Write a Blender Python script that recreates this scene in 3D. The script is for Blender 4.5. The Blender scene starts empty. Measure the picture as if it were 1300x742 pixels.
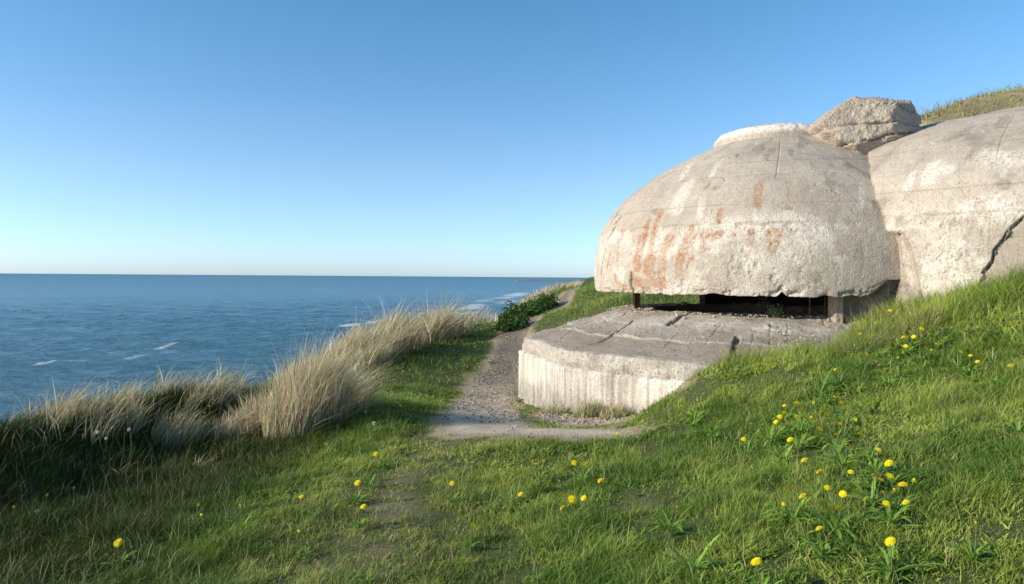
import bpy, math, random
import numpy as np
R = math.radians
rng = np.random.default_rng(7)
random.seed(7)
sc = bpy.context.scene
COL = sc.collection

# ------------------------------------------------------------------ camera
F = 900.0; U0 = 650.0; V0 = 351.8; ROLL = 0.0073; H = 2.2
SEA = -10.0
def ray(u, v):                      # direction with y = 1
    x = u-U0; y = v-V0; c = math.cos(ROLL); s = math.sin(ROLL)
    return np.array([(x*c+y*s)/F, 1.0, -(-x*s+y*c)/F])
def P(u, v, Y):
    return np.array([0, 0, H]) + ray(u, v)*Y
cam_d = bpy.data.cameras.new('camera'); cam = bpy.data.objects.new('camera', cam_d)
COL.objects.link(cam); sc.camera = cam
cam_d.sensor_width = 36; cam_d.lens = F/1300*36; cam_d.clip_end = 60000; cam_d.clip_start = 0.05
cam_d.shift_y = -(371-V0)/1300
from mathutils import Matrix
cam.matrix_world = Matrix.Translation((0, 0, H)) @ Matrix.Rotation(R(90), 4, 'X') @ Matrix.Rotation(ROLL, 4, 'Z')

# ------------------------------------------------------------------ numpy noise
def _h(ix, iy, iz):
    h = (ix.astype(np.uint32)*np.uint32(374761393) ^ iy.astype(np.uint32)*np.uint32(668265263) ^ iz.astype(np.uint32)*np.uint32(2147483647))
    h = (h ^ (h >> np.uint32(13)))*np.uint32(1274126177)
    h = (h ^ (h >> np.uint32(16)))*np.uint32(2246822519)
    return ((h ^ (h >> np.uint32(15))) & np.uint32(0xFFFFFF)).astype(np.float64)/0xFFFFFF
def vn(x, y, z=0.0):
    x = np.asarray(x, float); y = np.asarray(y, float)+x*0; z = np.asarray(z, float)+x*0
    i = np.floor(x).astype(np.int64); j = np.floor(y).astype(np.int64); k = np.floor(z).astype(np.int64)
    fx, fy, fz = x-i, y-j, z-k
    fx = fx*fx*(3-2*fx); fy = fy*fy*(3-2*fy); fz = fz*fz*(3-2*fz)
    r = 0
    for a in (0, 1):
        for b in (0, 1):
            for c in (0, 1):
                w = (fx if a else 1-fx)*(fy if b else 1-fy)*(fz if c else 1-fz)
                r = r + w*_h(i+a, j+b, k+c)
    return r*2-1
def fbm(x, y, z=0.0, o=4, g=0.5):
    r = 0; a = 1.0; s = 0; f = 1.0
    for n in range(o):
        r = r + a*vn(np.asarray(x)*f+17.3*n, np.asarray(y)*f-9.1*n, np.asarray(z)*f+5.7*n); s += a
        a *= g; f *= 2.03
    return r/s
def sst(a, b, x):
    t = np.clip((x-a)/(b-a), 0, 1); return t*t*(3-2*t)

# ------------------------------------------------------------------ object helpers
def tag(o, label=None, cat=None, group=None, kind=None):
    if label: o['label'] = label
    if cat: o['category'] = cat
    if group: o['group'] = group
    if kind: o['kind'] = kind
    return o
def empty(name, loc, rz=0):
    o = bpy.data.objects.new(name, None); COL.objects.link(o)
    o.location = loc; o.rotation_euler = (0, 0, rz); o.empty_display_size = .1
    return o
def npmesh(name, V, faces, attrs=None, smooth=True):
    """faces: list of int arrays (n,3) or (n,4)"""
    me = bpy.data.meshes.new(name)
    V = np.ascontiguousarray(V, dtype=np.float32)
    me.vertices.add(len(V)); me.vertices.foreach_set('co', V.ravel())
    if not isinstance(faces, list): faces = [faces]
    idx = np.concatenate([f.ravel() for f in faces]).astype(np.int32)
    tot = np.concatenate([np.full(len(f), f.shape[1]) for f in faces]).astype(np.int32)
    st = np.concatenate([[0], np.cumsum(tot)[:-1]]).astype(np.int32)
    me.loops.add(len(idx)); me.loops.foreach_set('vertex_index', idx)
    me.polygons.add(len(tot)); me.polygons.foreach_set('loop_start', st); me.polygons.foreach_set('loop_total', tot)
    me.update(calc_edges=True)
    me.polygons.foreach_set('use_smooth', np.full(len(tot), smooth))
    for k, a in (attrs or {}).items():
        a = np.asarray(a, dtype=np.float32)
        if a.ndim == 1:
            at = me.attributes.new(k, 'FLOAT', 'POINT'); at.data.foreach_set('value', a)
        else:
            if a.shape[1] == 3: a = np.concatenate([a, np.ones((len(a), 1), np.float32)], 1)
            at = me.attributes.new(k, 'FLOAT_COLOR', 'POINT'); at.data.foreach_set('color', np.ascontiguousarray(a).ravel())
    me.update()
    return me
def obj(name, me, mat, parent=None, loc=None):
    o = bpy.data.objects.new(name, me); COL.objects.link(o)
    if mat: 
        me.materials.clear(); me.materials.append(mat)
    if parent: o.parent = parent
    if loc is not None: o.location = loc
    return o
def gridfaces(nr, nc, wrap=False):
    r = np.arange(nr-1)[:, None]; c = np.arange(nc if wrap else nc-1)[None, :]
    a = r*nc+c; b = r*nc+(c+1) % nc
    return np.stack([a, b, b+nc, a+nc], -1).reshape(-1, 4)

# ------------------------------------------------------------------ materials
class NT:
    def __init__(s, name):
        s.m = bpy.data.materials.new(name); s.m.use_nodes = True
        s.t = s.m.node_tree; s.n = s.t.nodes; s.l = s.t.links
        s.p = s.n['Principled BSDF']; s.out = s.n['Material Output']
        s.geo = s.n.new('ShaderNodeNewGeometry')
        s.tc = s.n.new('ShaderNodeTexCoord')
        s.pos = s.tc.outputs['Object']
    def set(s, inp, v):
        if hasattr(v, 'is_output') or isinstance(v, bpy.types.NodeSocket): s.l.new(v, inp)
        else: inp.default_value = v
    def attr(s, name, color=False):
        a = s.n.new('ShaderNodeAttribute'); a.attribute_name = name
        return a.outputs['Color' if color else 'Fac']
    def noise(s, scale, detail=5, rough=.55, vec=None, dist=0):
        n = s.n.new('ShaderNodeTexNoise'); n.inputs['Scale'].default_value = scale
        n.inputs['Detail'].default_value = detail; n.inputs['Roughness'].default_value = rough
        n.inputs['Distortion'].default_value = dist
        s.l.new(vec or s.pos, n.inputs['Vector']); return n.outputs['Fac']
    def vor(s, scale, vec=None, feature='F1', out='Distance'):
        n = s.n.new('ShaderNodeTexVoronoi'); n.feature = feature; n.inputs['Scale'].default_value = scale
        s.l.new(vec or s.pos, n.inputs['Vector']); return n.outputs[out]
    def scale(s, v, vec=None):
        n = s.n.new('ShaderNodeMapping'); n.inputs['Scale'].default_value = v
        s.l.new(vec or s.pos, n.inputs['Vector']); return n.outputs[0]
    def ramp(s, f, stops):
        n = s.n.new('ShaderNodeValToRGB'); e = n.color_ramp.elements
        while len(e) < len(stops): e.new(.5)
        for q, (p, c) in zip(e, stops):
            q.position = p; q.color = (*c, 1) if isinstance(c, tuple) else (c, c, c, 1)
        s.l.new(f, n.inputs[0]); return n.outputs[0]
    def mix(s, f, a, b, mode='MIX'):
        n = s.n.new('ShaderNodeMix'); n.data_type = 'RGBA'; n.blend_type = mode
        s.set(n.inputs[0], f)
        for i, v in ((6, a), (7, b)):
            if isinstance(v, tuple): n.inputs[i].default_value = (*v, 1) if len(v) == 3 else v
            else: s.l.new(v, n.inputs[i])
        return n.outputs[2]
    def math(s, op, a, b=0.0):
        n = s.n.new('ShaderNodeMath'); n.operation = op; s.set(n.inputs[0], a); s.set(n.inputs[1], b); return n.outputs[0]
    def bump(s, h, strength, dist, prev=None):
        n = s.n.new('ShaderNodeBump'); n.inputs['Strength'].default_value = strength; n.inputs['Distance'].default_value = dist
        s.l.new(h, n.inputs['Height'])
        if prev: s.l.new(prev, n.inputs['Normal'])
        return n.outputs[0]

def mat_concrete(name, tint=(1, 1, 1), boards=False, attrs=True, light=1.0, pscale=42):
    t = NT(name)
    def c(r, g, b): return (r*tint[0]*light, g*tint[1]*light, b*tint[2]*light)
    big = t.noise(.9, 6, .6); mid = t.noise(5, 6, .65); fine = t.noise(45, 4, .7); grain = t.noise(160, 2, .6)
    col = t.ramp(big, [(.3, c(.33, .275, .22)), (.5, c(.42, .355, .285)), (.7, c(.50, .43, .35))])
    col = t.mix(t.ramp(mid, [(.35, .0), (.7, .55)]), col, c(.50, .45, .385))
    col = t.mix(t.ramp(t.noise(2.3, 7, .7), [(.5, 0.), (.72, .5)]), col, c(.27, .23, .19))
    # vertical drip staining
    drip = t.noise(6, 5, .6, t.scale((1, 1, .12)))
    col = t.mix(t.ramp(drip, [(.5, 0.), (.75, .35 if not boards else .6)]), col, c(.25, .215, .175))
    if boards:
        bd = t.noise(11, 3, .6, t.scale((1, 1, .05)))
        col = t.mix(t.ramp(bd, [(.42, 0.), (.6, .85)]), col, c(.68, .62, .53))
        col = t.mix(t.ramp(t.noise(16, 4, .6, t.scale((1, 1, .09))), [(.56, 0.), (.72, .55)]), col, c(.22, .18, .14))
    # aggregate pebbles
    vd = t.vor(pscale, out='Distance'); vcol = t.vor(pscale, out='Color')
    sep = t.n.new('ShaderNodeSeparateColor'); t.l.new(vcol, sep.inputs[0])
    peb = t.mix(t.math('MULTIPLY', t.ramp(vd, [(.25, 1.), (.42, 0.)]), t.ramp(sep.outputs[0], [(.55, 0.), (.7, .7)])), col,
                t.ramp(sep.outputs[1], [(0., c(.16, .13, .11)), (.35, c(.30, .24, .19)), (.7, c(.60, .53, .45)), (1., c(.42, .27, .18))]))
    if attrs:
        agg = t.math('ADD', t.attr('rough'), .35)
        col = t.mix(agg, col, peb)
        wh = t.math('MULTIPLY', t.attr('white'), t.ramp(t.noise(14, 6, .75), [(.34, 0.), (.52, 1.)]))
        col = t.mix(wh, col, c(.74, .69, .61))
        dk = t.math('MULTIPLY', t.attr('dark'), t.ramp(t.noise(11, 6, .7), [(.3, .3), (.6, 1.)]))
        col = t.mix(dk, col, (.07, .055, .045))
        ru = t.math('MULTIPLY', t.attr('rust'), t.ramp(t.noise(20, 6, .75), [(.36, .1), (.58, 1.)]))
        col = t.mix(ru, col, t.mix(t.noise(30, 3), (.20, .065, .022), (.50, .22, .07)))
    else:
        col = t.mix(.6, col, peb)
    col = t.mix(t.ramp(fine, [(.3, .5), (.5, 0.)]), col, c(.20, .165, .135))
    pits = t.vor(17, out='Distance')
    pitm = t.math('MULTIPLY', t.ramp(pits, [(.10, 1.), (.19, 0.)]), t.ramp(t.noise(3, 6, .7), [(.5, 0.), (.6, 1.)]))
    col = t.mix(t.ramp(t.noise(28, 7, .8), [(.36, .55), (.5, 0.)]), col, c(.24, .19, .15))
    col = t.mix(t.ramp(t.noise(9, 7, .75), [(.56, 0.), (.7, .5)]), col, c(.60, .54, .46))
    col = t.mix(t.math('MULTIPLY', pitm, .5), col, c(.12, .1, .08))
    t.l.new(col, t.p.inputs['Base Color']); t.p.inputs['Roughness'].default_value = .93
    t.p.inputs['Specular IOR Level'].default_value = .2
    b = t.bump(mid, .25, .04); b = t.bump(t.ramp(t.noise(22, 5, .7), [(.3, 0.), (.5, 1.)]), .4, .012, b); b = t.bump(fine, .8, .012, b); b = t.bump(vd, .6, .008 if attrs else .025, b); b = t.bump(pitm, -.8, .015, b) if False else b
    n = t.n.new('ShaderNodeBump'); n.invert = True; n.inputs['Strength'].default_value = .8; n.inputs['Distance'].default_value = .015
    t.l.new(pitm, n.inputs['Height']); t.l.new(b, n.inputs['Normal'])
    b = t.bump(grain, .5, .004, n.outputs[0])
    t.l.new(b, t.p.inputs['Normal'])
    return t.m
def mat_plain(name, col, rough=.7, var=.3, scale=20, bump=.3, metal=0):
    t = NT(name); n = t.noise(scale, 5, .65)
    lo = tuple(x*(1-var) for x in col); hi = tuple(min(1, x*(1+var)) for x in col)
    t.l.new(t.ramp(n, [(.35, lo), (.65, hi)]), t.p.inputs['Base Color'])
    t.p.inputs['Roughness'].default_value = rough; t.p.inputs['Metallic'].default_value = metal
    t.l.new(t.bump(n, bump, .01), t.p.inputs['Normal']); return t.m
def mat_leaf(name, attr='Col', trans=.35, rough=.55, spec=.25, col=None):
    t = NT(name)
    c = t.attr(attr, True) if col is None else None
    if c is None:
        c = t.ramp(t.noise(60, 3), [(.35, tuple(x*.75 for x in col)), (.65, tuple(min(1, x*1.25) for x in col))])
    t.l.new(c, t.p.inputs['Base Color']); t.p.inputs['Roughness'].default_value = rough
    t.p.inputs['Specular IOR Level'].default_value = spec
    tr = t.n.new('ShaderNodeBsdfTranslucent'); ms = t.n.new('ShaderNodeMixShader'); ms.inputs[0].default_value = trans
    t.l.new(c, tr.inputs['Color'])
    t.l.new(t.p.outputs[0], ms.inputs[1]); t.l.new(tr.outputs[0], ms.inputs[2]); t.l.new(ms.outputs[0], t.out.inputs[0])
    return t.m

M_DOME = mat_concrete('weathered_concrete', light=1.04, tint=(1.02, 1, .98))
M_WALL = mat_concrete('board_formed_concrete', boards=True, light=1.06)
M_SLAB = mat_concrete('grey_slab_concrete', tint=(1.0, .97, .94), light=.72)
M_BLOCK = mat_concrete('coarse_broken_concrete', attrs=False, light=.98, tint=(1.0, .97, .94), pscale=24)
M_IRON = mat_plain('rusty_iron', (.13, .07, .045), .85, .5, 30)
M_GRASS = mat_leaf('grass_blades')
M_STRAW = mat_leaf('marram_blades', trans=.3, rough=.6)
M_PETAL = mat_leaf('dandelion_petals', col=(.92, .68, .01), trans=.25)
M_PUFF = mat_leaf('seed_head_down', col=(.75, .74, .7), trans=.4)
M_STEM = mat_leaf('flower_stems', col=(.16, .2, .07), trans=.2)
M_WEED = mat_leaf('weed_leaves', trans=.3)

# ------------------------------------------------------------------ bunker layout
CX, CY = 5.05, 13.6            # centre of the observation dome
BX, BY = 9.8, 13.2             # centre of the rear block
# ------------------------------------------------------------------ terrain height
EY = np.array([-90, -10, 4, 6.2, 7.6, 10.1, 13, 18, 25, 33, 45, 80, 300, 900.])
EX = np.array([-26, -12, -7.0, -5.9, -5.3, -4.5, -4.2, -3.9, -2.3, 0.3, 3.2, 8, 60, 220.])
ctrl = [(0, 0, .55), (-3, 0, .5), (3, 0, .8), (-2, 3, .5), (0, 3.8, .56), (2, 3, .8), (-6, -3, .5), (6, -3, 1.3), (0, -4, .6),
        (-9, 0, .4), (5, 1, 1.25), (9, 2, 1.9), (14, 3, 2.6), (16, -3, 2.4), (16, 8, 3.2)]
def cp(u, v, Y): ctrl.append(tuple(P(u, v, Y)))
def cz(u, v, z):
    d = ray(u, v); Y = (z-H)/d[2]; ctrl.append(tuple(P(u, v, Y)))
for a in [(600, 550, .35), (700, 545, .4), (800, 541, .45), (650, 600, .47), (500, 600, .42), (400, 640, .38), (0, 640, .10), (200, 630, .06),
          (630, 480, -.1), (600, 520, .15), (650, 450, .1), (705, 402, .62), (722, 387, .95), (500, 470, .12), (520, 520, .25), (450, 560, .32),
          (300, 575, .08), (100, 590, .02), (560, 440, .15), (640, 415, .5), (740, 375, 1.4), (380, 545, .26), (480, 440, .15), (600, 425, .2),
          (900, 600, .66), (800, 575, .52), (1000, 653, .82)]: cz(*a)
for a in [(700, 523, 11.4), (770, 533, 10.2), (830, 531, 9.5), (866, 484, 9.2), (905, 462, 9.0), (950, 464, 8.75), (1000, 455, 8.7), (1060, 452, 9.1),
          (1085, 432, 9.9), (1100, 405, 10.2), (1125, 393, 9.9), (1180, 392, 9.5), (1230, 380, 9.1), (1300, 358, 8.6), (1300, 653, 3.7), (1300, 500, 6.0), (1150, 560, 5.2),
          (1100, 470, 7.8), (1000, 510, 7.2), (900, 540, 7.3), (860, 560, 6.9), (1200, 450, 7.6), (1000, 560, 5.9),
          (675, 512, 13.2), (757, 363, 34), (850, 374, 24), (790, 380, 20.5),
          (1160, 150, 15.4), (1200, 139, 15.8), (1250, 125, 16.3), (1300, 112, 16.6), (1240, 190, 14.6)]: cp(*a)
ctrl += [(.3, 15, -.2), (.6, 17, 0.05), (5, 19.5, 1.6), (2.2, 19.3, .95), (3, 23, 1.5), (1, 20, .3), (8, 22, 3.5), (13, 17, 6.7), (15, 13, 5.6), (17, 19, 7), (10, 26, 4.5), (17, 30, 5),
         (8.3, 15.8, 5.0), (7, 17.5, 3.2), (11, 19.5, 6.0), (2, 28, .9), (6, 30, 2.0), (4, 40, 1.7), (10, 45, 2.5), (17, 50, 3), (2, 12, .2), (4, 11, .8), (4.5, 16, .8), (6.5, 10.3, 1.6),
         (-3, 15, .05), (-3, 20, .1), (-1.5, 26, .3), (1, 34, .75), (-.8, 22, .2), (12.5, 9, 3.0), (9.8, 13, 3.8), (14, 10.5, 4.3)]
ctrl = np.array(ctrl)
def _tps(c):
    n = len(c); d = np.hypot(c[:, None, 0]-c[None, :, 0], c[:, None, 1]-c[None, :, 1])
    K = np.where(d > 0, d*d*np.log(d+1e-9), 0)+np.eye(n)*.4
    Pm = np.c_[np.ones(n), c[:, :2]]
    A = np.block([[K, Pm], [Pm.T, np.zeros((3, 3))]])
    return np.linalg.solve(A, np.r_[c[:, 2], 0, 0, 0])
_w = _tps(ctrl)
def _tz(x, y):
    x = np.clip(x, -8, 17); y = np.clip(y, -4, 50)
    r = _w[-3]+_w[-2]*x+_w[-1]*y
    for (cx, cy, _), w in zip(ctrl, _w[:-3]):
        d2 = (x-cx)**2+(y-cy)**2
        r = r+w*.5*d2*np.log(d2+1e-12)
    return r
def beyond(x, y):                    # metres beyond the cliff edge
    xe = np.interp(y, EY, EX)+.35*fbm(y*.35, y*0, o=3)
    return (xe-x)*.9
def _height(x, y):
    z = _tz(x, y)
    z = z+.05*fbm(x*.9, y*.9, o=3)+.018*fbm(x*4, y*4, 3.3, o=3)
    d = beyond(x, y)
    z = z+(.1+.36*(1-sst(9.5, 12, y)))*np.exp(-(d/.75)**2)  # edge hump raised in shape to cast shade over the left foreground
    drop = np.where(d > 0, 1.15*d*sst(0, 1.2, d)*(1+.25*fbm(x*.25, y*.25, o=3)), 0)
    z = np.maximum(z-drop, SEA-1.5-.02*np.clip(d, 0, 60))
    r = np.hypot(x-CX, y-CY)
    k = 1-sst(2.75, 3.05, r)
    z = z*(1-k)+k*np.minimum(z, -.9)
    return z
def axis(lo, hi, h, near_lo, near_hi):
    a = np.arange(near_lo, near_hi, h)
    def out(s, e, sgn):
        r = []; st = h; x = s
        while (x-e)*sgn < 0: st *= 1.13; x += sgn*st; r.append(x)
        return r
    return np.array(sorted(out(near_lo, lo, -1)))[:].tolist()+a.tolist()+out(a[-1], hi, 1)
gx = np.array(axis(-90, 900, .08, -8.5, 15)); gy = np.array(axis(-90, 900, .08, -1, 24))
GX, GY = np.meshgrid(gx, gy)
GZ = _height(GX, GY)
def hgt(x, y):
    i = np.clip(np.searchsorted(gx, x)-1, 0, len(gx)-2); j = np.clip(np.searchsorted(gy, y)-1, 0, len(gy)-2)
    a = (x-gx[i])/(gx[i+1]-gx[i]); b = (y-gy[j])/(gy[j+1]-gy[j])
    return (GZ[j, i]*(1-a)+GZ[j, i+1]*a)*(1-b)+(GZ[j+1, i]*(1-a)+GZ[j+1, i+1]*a)*b
def h1(x, y): return float(hgt(np.array([x]), np.array([y]))[0])
def onground(u, v, lift=0.0):        # first hit of the view ray with the terrain
    d = ray(u, v); Y = np.arange(2.5, 60, .02)
    x = d[0]*Y; z = H+d[2]*Y
    g = hgt(x, Y)+lift
    k = np.argmax(z < g)
    return np.array([x[k], Y[k], g[k]-lift])

# path mask --------------------------------------------------------------
pline = [tuple(onground(*p)[:2]) for p in [(800, 549), (740, 550), (680, 549), (618, 546), (614, 520), (624, 490), (638, 470), (648, 450)]]
pline += [(.05, 22), (.75, 26), (1.7, 30), (2.7, 35), (4.4, 42), (7, 60)]
pwid = [.22, .42, .58, .66, .62, .52, .5, .48, .48, .46, .42, .3, .3, .3]
def seg_d(x, y, pts, wid):
    best = np.full(np.shape(x), 1e9)
    for (a, b, wa, wb) in zip(pts[:-1], pts[1:], wid[:-1], wid[1:]):
        ax, ay = a; bx, by = b; L = (bx-ax)**2+(by-ay)**2
        t = np.clip(((x-ax)*(bx-ax)+(y-ay)*(by-ay))/L, 0, 1)
        d = np.hypot(x-ax-t*(bx-ax), y-ay-t*(by-ay))-(wa+(wb-wa)*t)
        best = np.minimum(best, d)
    return best
ring_pts = [(CX+5.3*math.cos(R(a_)), CY+5.3*math.sin(R(a_))) for a_ in (-150, -144, -138, -132, -126)]
ring_pts = [((1-.35)*a_+.35*(a_-(a_-CX)*0), b_-.18) for a_, b_ in ring_pts]
def path_d(x, y): return np.minimum(seg_d(x, y, pline, pwid), seg_d(x, y, ring_pts, [.2, .5, .62, .6, .3]))+.24*fbm(x*1.6, y*1.6, 7.7, o=4)
wline = [tuple(onground(*p)[:2]) for p in [(575, 555), (545, 580), (510, 610), (490, 650), (470, 720)]]
def worn_d(x, y): return seg_d(x, y, wline, [.12, .04, .06, .12, .14])+.3*fbm(x*2.2, y*2.2, 1.7, o=4)

# ground sheet -----------------------------------------------------------
t = NT('turf_and_sand')
big = t.noise(1.2, 6, .65); fine = t.noise(30, 6, .7)
g = t.ramp(fine, [(.3, (.04, .05, .018)), (.6, (.09, .105, .035)), (.8, (.19, .165, .085))])
sand = t.ramp(fine, [(.3, (.24, .175, .10)), (.7, (.50, .39, .245))])
gcol = t.mix(t.attr('bare'), g, sand)
t.l.new(gcol, t.p.inputs['Base Color']); t.p.inputs['Roughness'].default_value = .95; t.p.inputs['Specular IOR Level'].default_value = .1
t.l.new(t.bump(fine, .6, .02), t.p.inputs['Normal']); M_TURF = t.m
bey = beyond(GX, GY)
moundm = sst(4.2, 5.2, GZ)*sst(6, 8, GX)
bare = np.clip(sst(.6, 2.0, bey)*.9+(1-sst(-.15, .3, worn_d(GX, GY)))*.38+(1-sst(0, .3, path_d(GX, GY)))+moundm*(.75+.5*fbm(GX*1.5, GY*1.5, 2, o=3)), 0, 1)
bare = np.maximum(bare, np.clip(sst(.35, .7, fbm(GX*1.3, GY*1.3, 12., o=4))*.12, 0, 1))
ground = obj('ground', npmesh('ground', np.stack([GX, GY, GZ], -1).reshape(-1, 3), gridfaces(len(gy), len(gx)), {'bare': bare.ravel()}), M_TURF)
tag(ground, kind='structure')

# path sheet -------------------------------------------------------------
px = np.arange(-3, 8, .045); py = np.arange(7, 45, .045)
PX, PY = np.meshgrid(px, py); PD = path_d(PX, PY)
keep = (PD < .04)
PZ = hgt(PX, PY)+.007-.012*sst(-.08, .04, PD)+.004*fbm(PX*6, PY*6, 2, o=4)*(1-sst(-.2, 0, PD))
fc = gridfaces(len(py), len(px)); kf = keep.ravel()[fc].all(1)
fc = fc[kf]; used = np.unique(fc); rem = np.full(PX.size, -1); rem[used] = np.arange(len(used))
t = NT('trodden_sand_and_shingle')
n1 = t.noise(3, 6, .65); n2 = t.noise(60, 5, .7); vv = t.vor(38, out='Color'); vd = t.vor(38)
sp = t.n.new('ShaderNodeSeparateColor'); t.l.new(vv, sp.inputs[0])
sandc = t.ramp(n2, [(.3, (.40, .315, .225)), (.65, (.66, .535, .395))])
stone = t.ramp(sp.outputs[0], [(0., (.16, .13, .11)), (.4, (.28, .23, .18)), (.75, (.46, .39, .31)), (1., (.32, .21, .14))])
pc = t.mix(t.math('MULTIPLY', t.ramp(vd, [(.3, 1.), (.5, 0.)]), t.attr('shingle')), sandc, stone)
pc = t.mix(t.ramp(n1, [(.45, 0.), (.7, .2)]), pc, (.22, .18, .14))
pc = t.mix(t.math('MULTIPLY', t.attr('far_shade'), t.ramp(n2, [(.3, 1.), (.75, .6)])), pc, (.12, .085, .06))  # far path browned, with the bank's shade put into its colour
gsoil = t.ramp(t.noise(30, 6, .7), [(.3, (.20, .155, .09)), (.7, (.42, .34, .225))])
pc = t.mix(t.attr('edge'), pc, gsoil)
t.l.new(pc, t.p.inputs['Base Color']); t.p.inputs['Roughness'].default_value = .95
t.l.new(t.bump(vd, .6, .015, t.bump(n2, .8, .015)), t.p.inputs['Normal'])
def shingle(x, y): return np.clip(sst(8.8, 10.8, y+.9*fbm(x*1.5, y*1.5, 4., o=4))*(.2+.6*sst(-.3, .3, fbm(x*1.8, y*1.8, 14., o=4)))+.02, 0, 1)
path = obj('path', npmesh('path', np.stack([PX, PY, PZ], -1).reshape(-1, 3)[used], rem[fc], {'shingle': shingle(PX, PY).ravel()[used], 'edge': sst(-.28, .02, PD+.12*fbm(PX*5, PY*5, 88, o=3)).ravel()[used], 'far_shade': (sst(12.5, 17.5, PY+.8*fbm(PX, PY, 3, o=3))).ravel()[used]}), t.m)
tag(path, kind='structure')

# shingle stones ---------------------------------------------------------
ico = None
def icos(sub=1):
    import bmesh
    bm = bmesh.new(); bmesh.ops.create_icosphere(bm, subdivisions=sub, radius=1)
    V = np.array([v.co[:] for v in bm.verts]); Fc = np.array([[v.index for v in f.verts] for f in bm.faces]); bm.free(); return V, Fc
IV, IF = icos(1)
def stones(n, sx, z=None):
    x, y = sx
    s = .005+.017*rng.random(len(x))**3
    if z is None: z = hgt(x, y)+.018
    jit = rng.normal(0, .18, (len(x), len(IV), 3))
    V = (IV[None]+jit)*s[:, None, None]*np.stack([rng.uniform(.8, 1.5, len(x)), rng.uniform(.7, 1.2, len(x)), rng.uniform(.45, .8, len(x))], -1)[:, None, :]
    a = rng.random(len(x))*6.28; ca, sa = np.cos(a)[:, None], np.sin(a)[:, None]
    X = V[..., 0]*ca-V[..., 1]*sa; Yv = V[..., 0]*sa+V[..., 1]*ca
    V = np.stack([X+x[:, None], Yv+y[:, None], V[..., 2]+z[:, None]], -1)
    Fc = IF[None]+(np.arange(len(x))*len(IV))[:, None, None]
    base = np.array([[.22, .18, .14], [.30, .24, .18], [.42, .35, .28], [.28, .18, .12], [.14, .12, .10], [.52, .45, .37]])[rng.integers(0, 6, len(x))]
    c = np.repeat(base*rng.uniform(.8, 1.2, (len(x), 1)), len(IV), 0)
    return V.reshape(-1, 3), Fc.reshape(-1, 3), c
x = rng.uniform(-2, 3.5, 90000); y = 7+rng.random(90000)**1.6*24
m = (path_d(x, y) < -.02) & (rng.random(len(x)) < shingle(x, y)*np.clip(14/y, .2, 1)) ; x, y = x[m][:14000], y[m][:14000]
t = NT('pebbles'); t.l.new(t.attr('Col', True), t.p.inputs['Base Color']); t.p.inputs['Roughness'].default_value = .8
V, Fc, c = stones(len(x), (x, y))
tag(obj('shingle', npmesh('shingle', V, Fc, {'Col': c}, smooth=False), t.m), 'grey and brown shingle scattered over the sandy path beside the bunker', 'shingle', kind='stuff')

# ------------------------------------------------------------------ bunker parts (surfaces of revolution)
def marks(TH, Z, r0, lst, jw=1.0, scale=9):
    """lst of polylines [(th,z),...], halfwidth -> mask 0..1 on the surface"""
    m = np.zeros(TH.shape)
    wx = TH*r0+.07*fbm(TH*r0*scale*.6, Z*scale*.5, 3, o=5, g=.7)*jw; wz = Z+.09*fbm(TH*r0*scale*.6, Z*scale*.5, 8, o=5, g=.7)*jw
    for pts, hw, soft in lst:
        pp = [(a*r0, b) for a, b in pts]
        if len(pp) == 1: d = np.hypot(wx-pp[0][0], wz-pp[0][1])-hw
        else: d = seg_d(wx, wz, pp, [hw]*len(pp))
        m = np.maximum(m, 1-sst(0, soft, d))
    return m
def pix2surf(u, v, cx, cy, prof):
    """hit the surface of revolution -> (theta, z)"""
    d = ray(u, v); Y = np.arange(6, 20, .005)
    x = d[0]*Y; z = H+d[2]*Y; r = np.hypot(x-cx, Y-cy)
    pr = np.interp(z, prof[:, 1], prof[:, 0])
    k = np.argmax(r < pr)
    if not (r < pr).any(): k = np.argmin(r-pr)
    return (math.atan2(Y[k]-cy, x[k]-cx), float(z[k]))

DPROF = np.array([(3.44, 1.95), (3.47, 2.08), (3.48, 2.31), (3.44, 2.7), (3.30, 3.12), (2.93, 3.62), (2.47, 4.0), (2.0, 4.30), (1.53, 4.55), (1.14, 4.72), (.6, 4.88), (0.001, 4.95)])
def smooth_profile(p, n):
    # arc-length Catmull-Rom
    p = np.array(p, float); d = np.r_[0, np.cumsum(np.hypot(*np.diff(p, axis=0).T))]
    s = np.linspace(0, d[-1], n); out = []
    q = np.vstack([2*p[0]-p[1], p, 2*p[-1]-p[-2]])
    for t_ in s:
        i = min(np.searchsorted(d, t_, side='right')-1, len(p)-2); f = (t_-d[i])/(d[i+1]-d[i])
        p0, p1, p2, p3 = q[i], q[i+1], q[i+2], q[i+3]
        out.append(.5*((2*p1)+(-p0+p2)*f+(2*p0-5*p1+4*p2-p3)*f*f+(-p0+3*p1-3*p2+p3)*f**3))
    return np.array(out)
DS = smooth_profile(DPROF, 330)
def S(u, v): return pix2surf(u, v, CX, CY, DPROF)
def L(*pts, w=.03, s=.04): return ([S(*p) for p in pts], w, s)

bunker = empty('coastal_bunker', (CX, CY, 0))
tag(bunker, 'weathered concrete coastal bunker with a big rounded dome over a dark horizontal slit', 'bunker')
off = np.array([CX, CY, 0])

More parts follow.
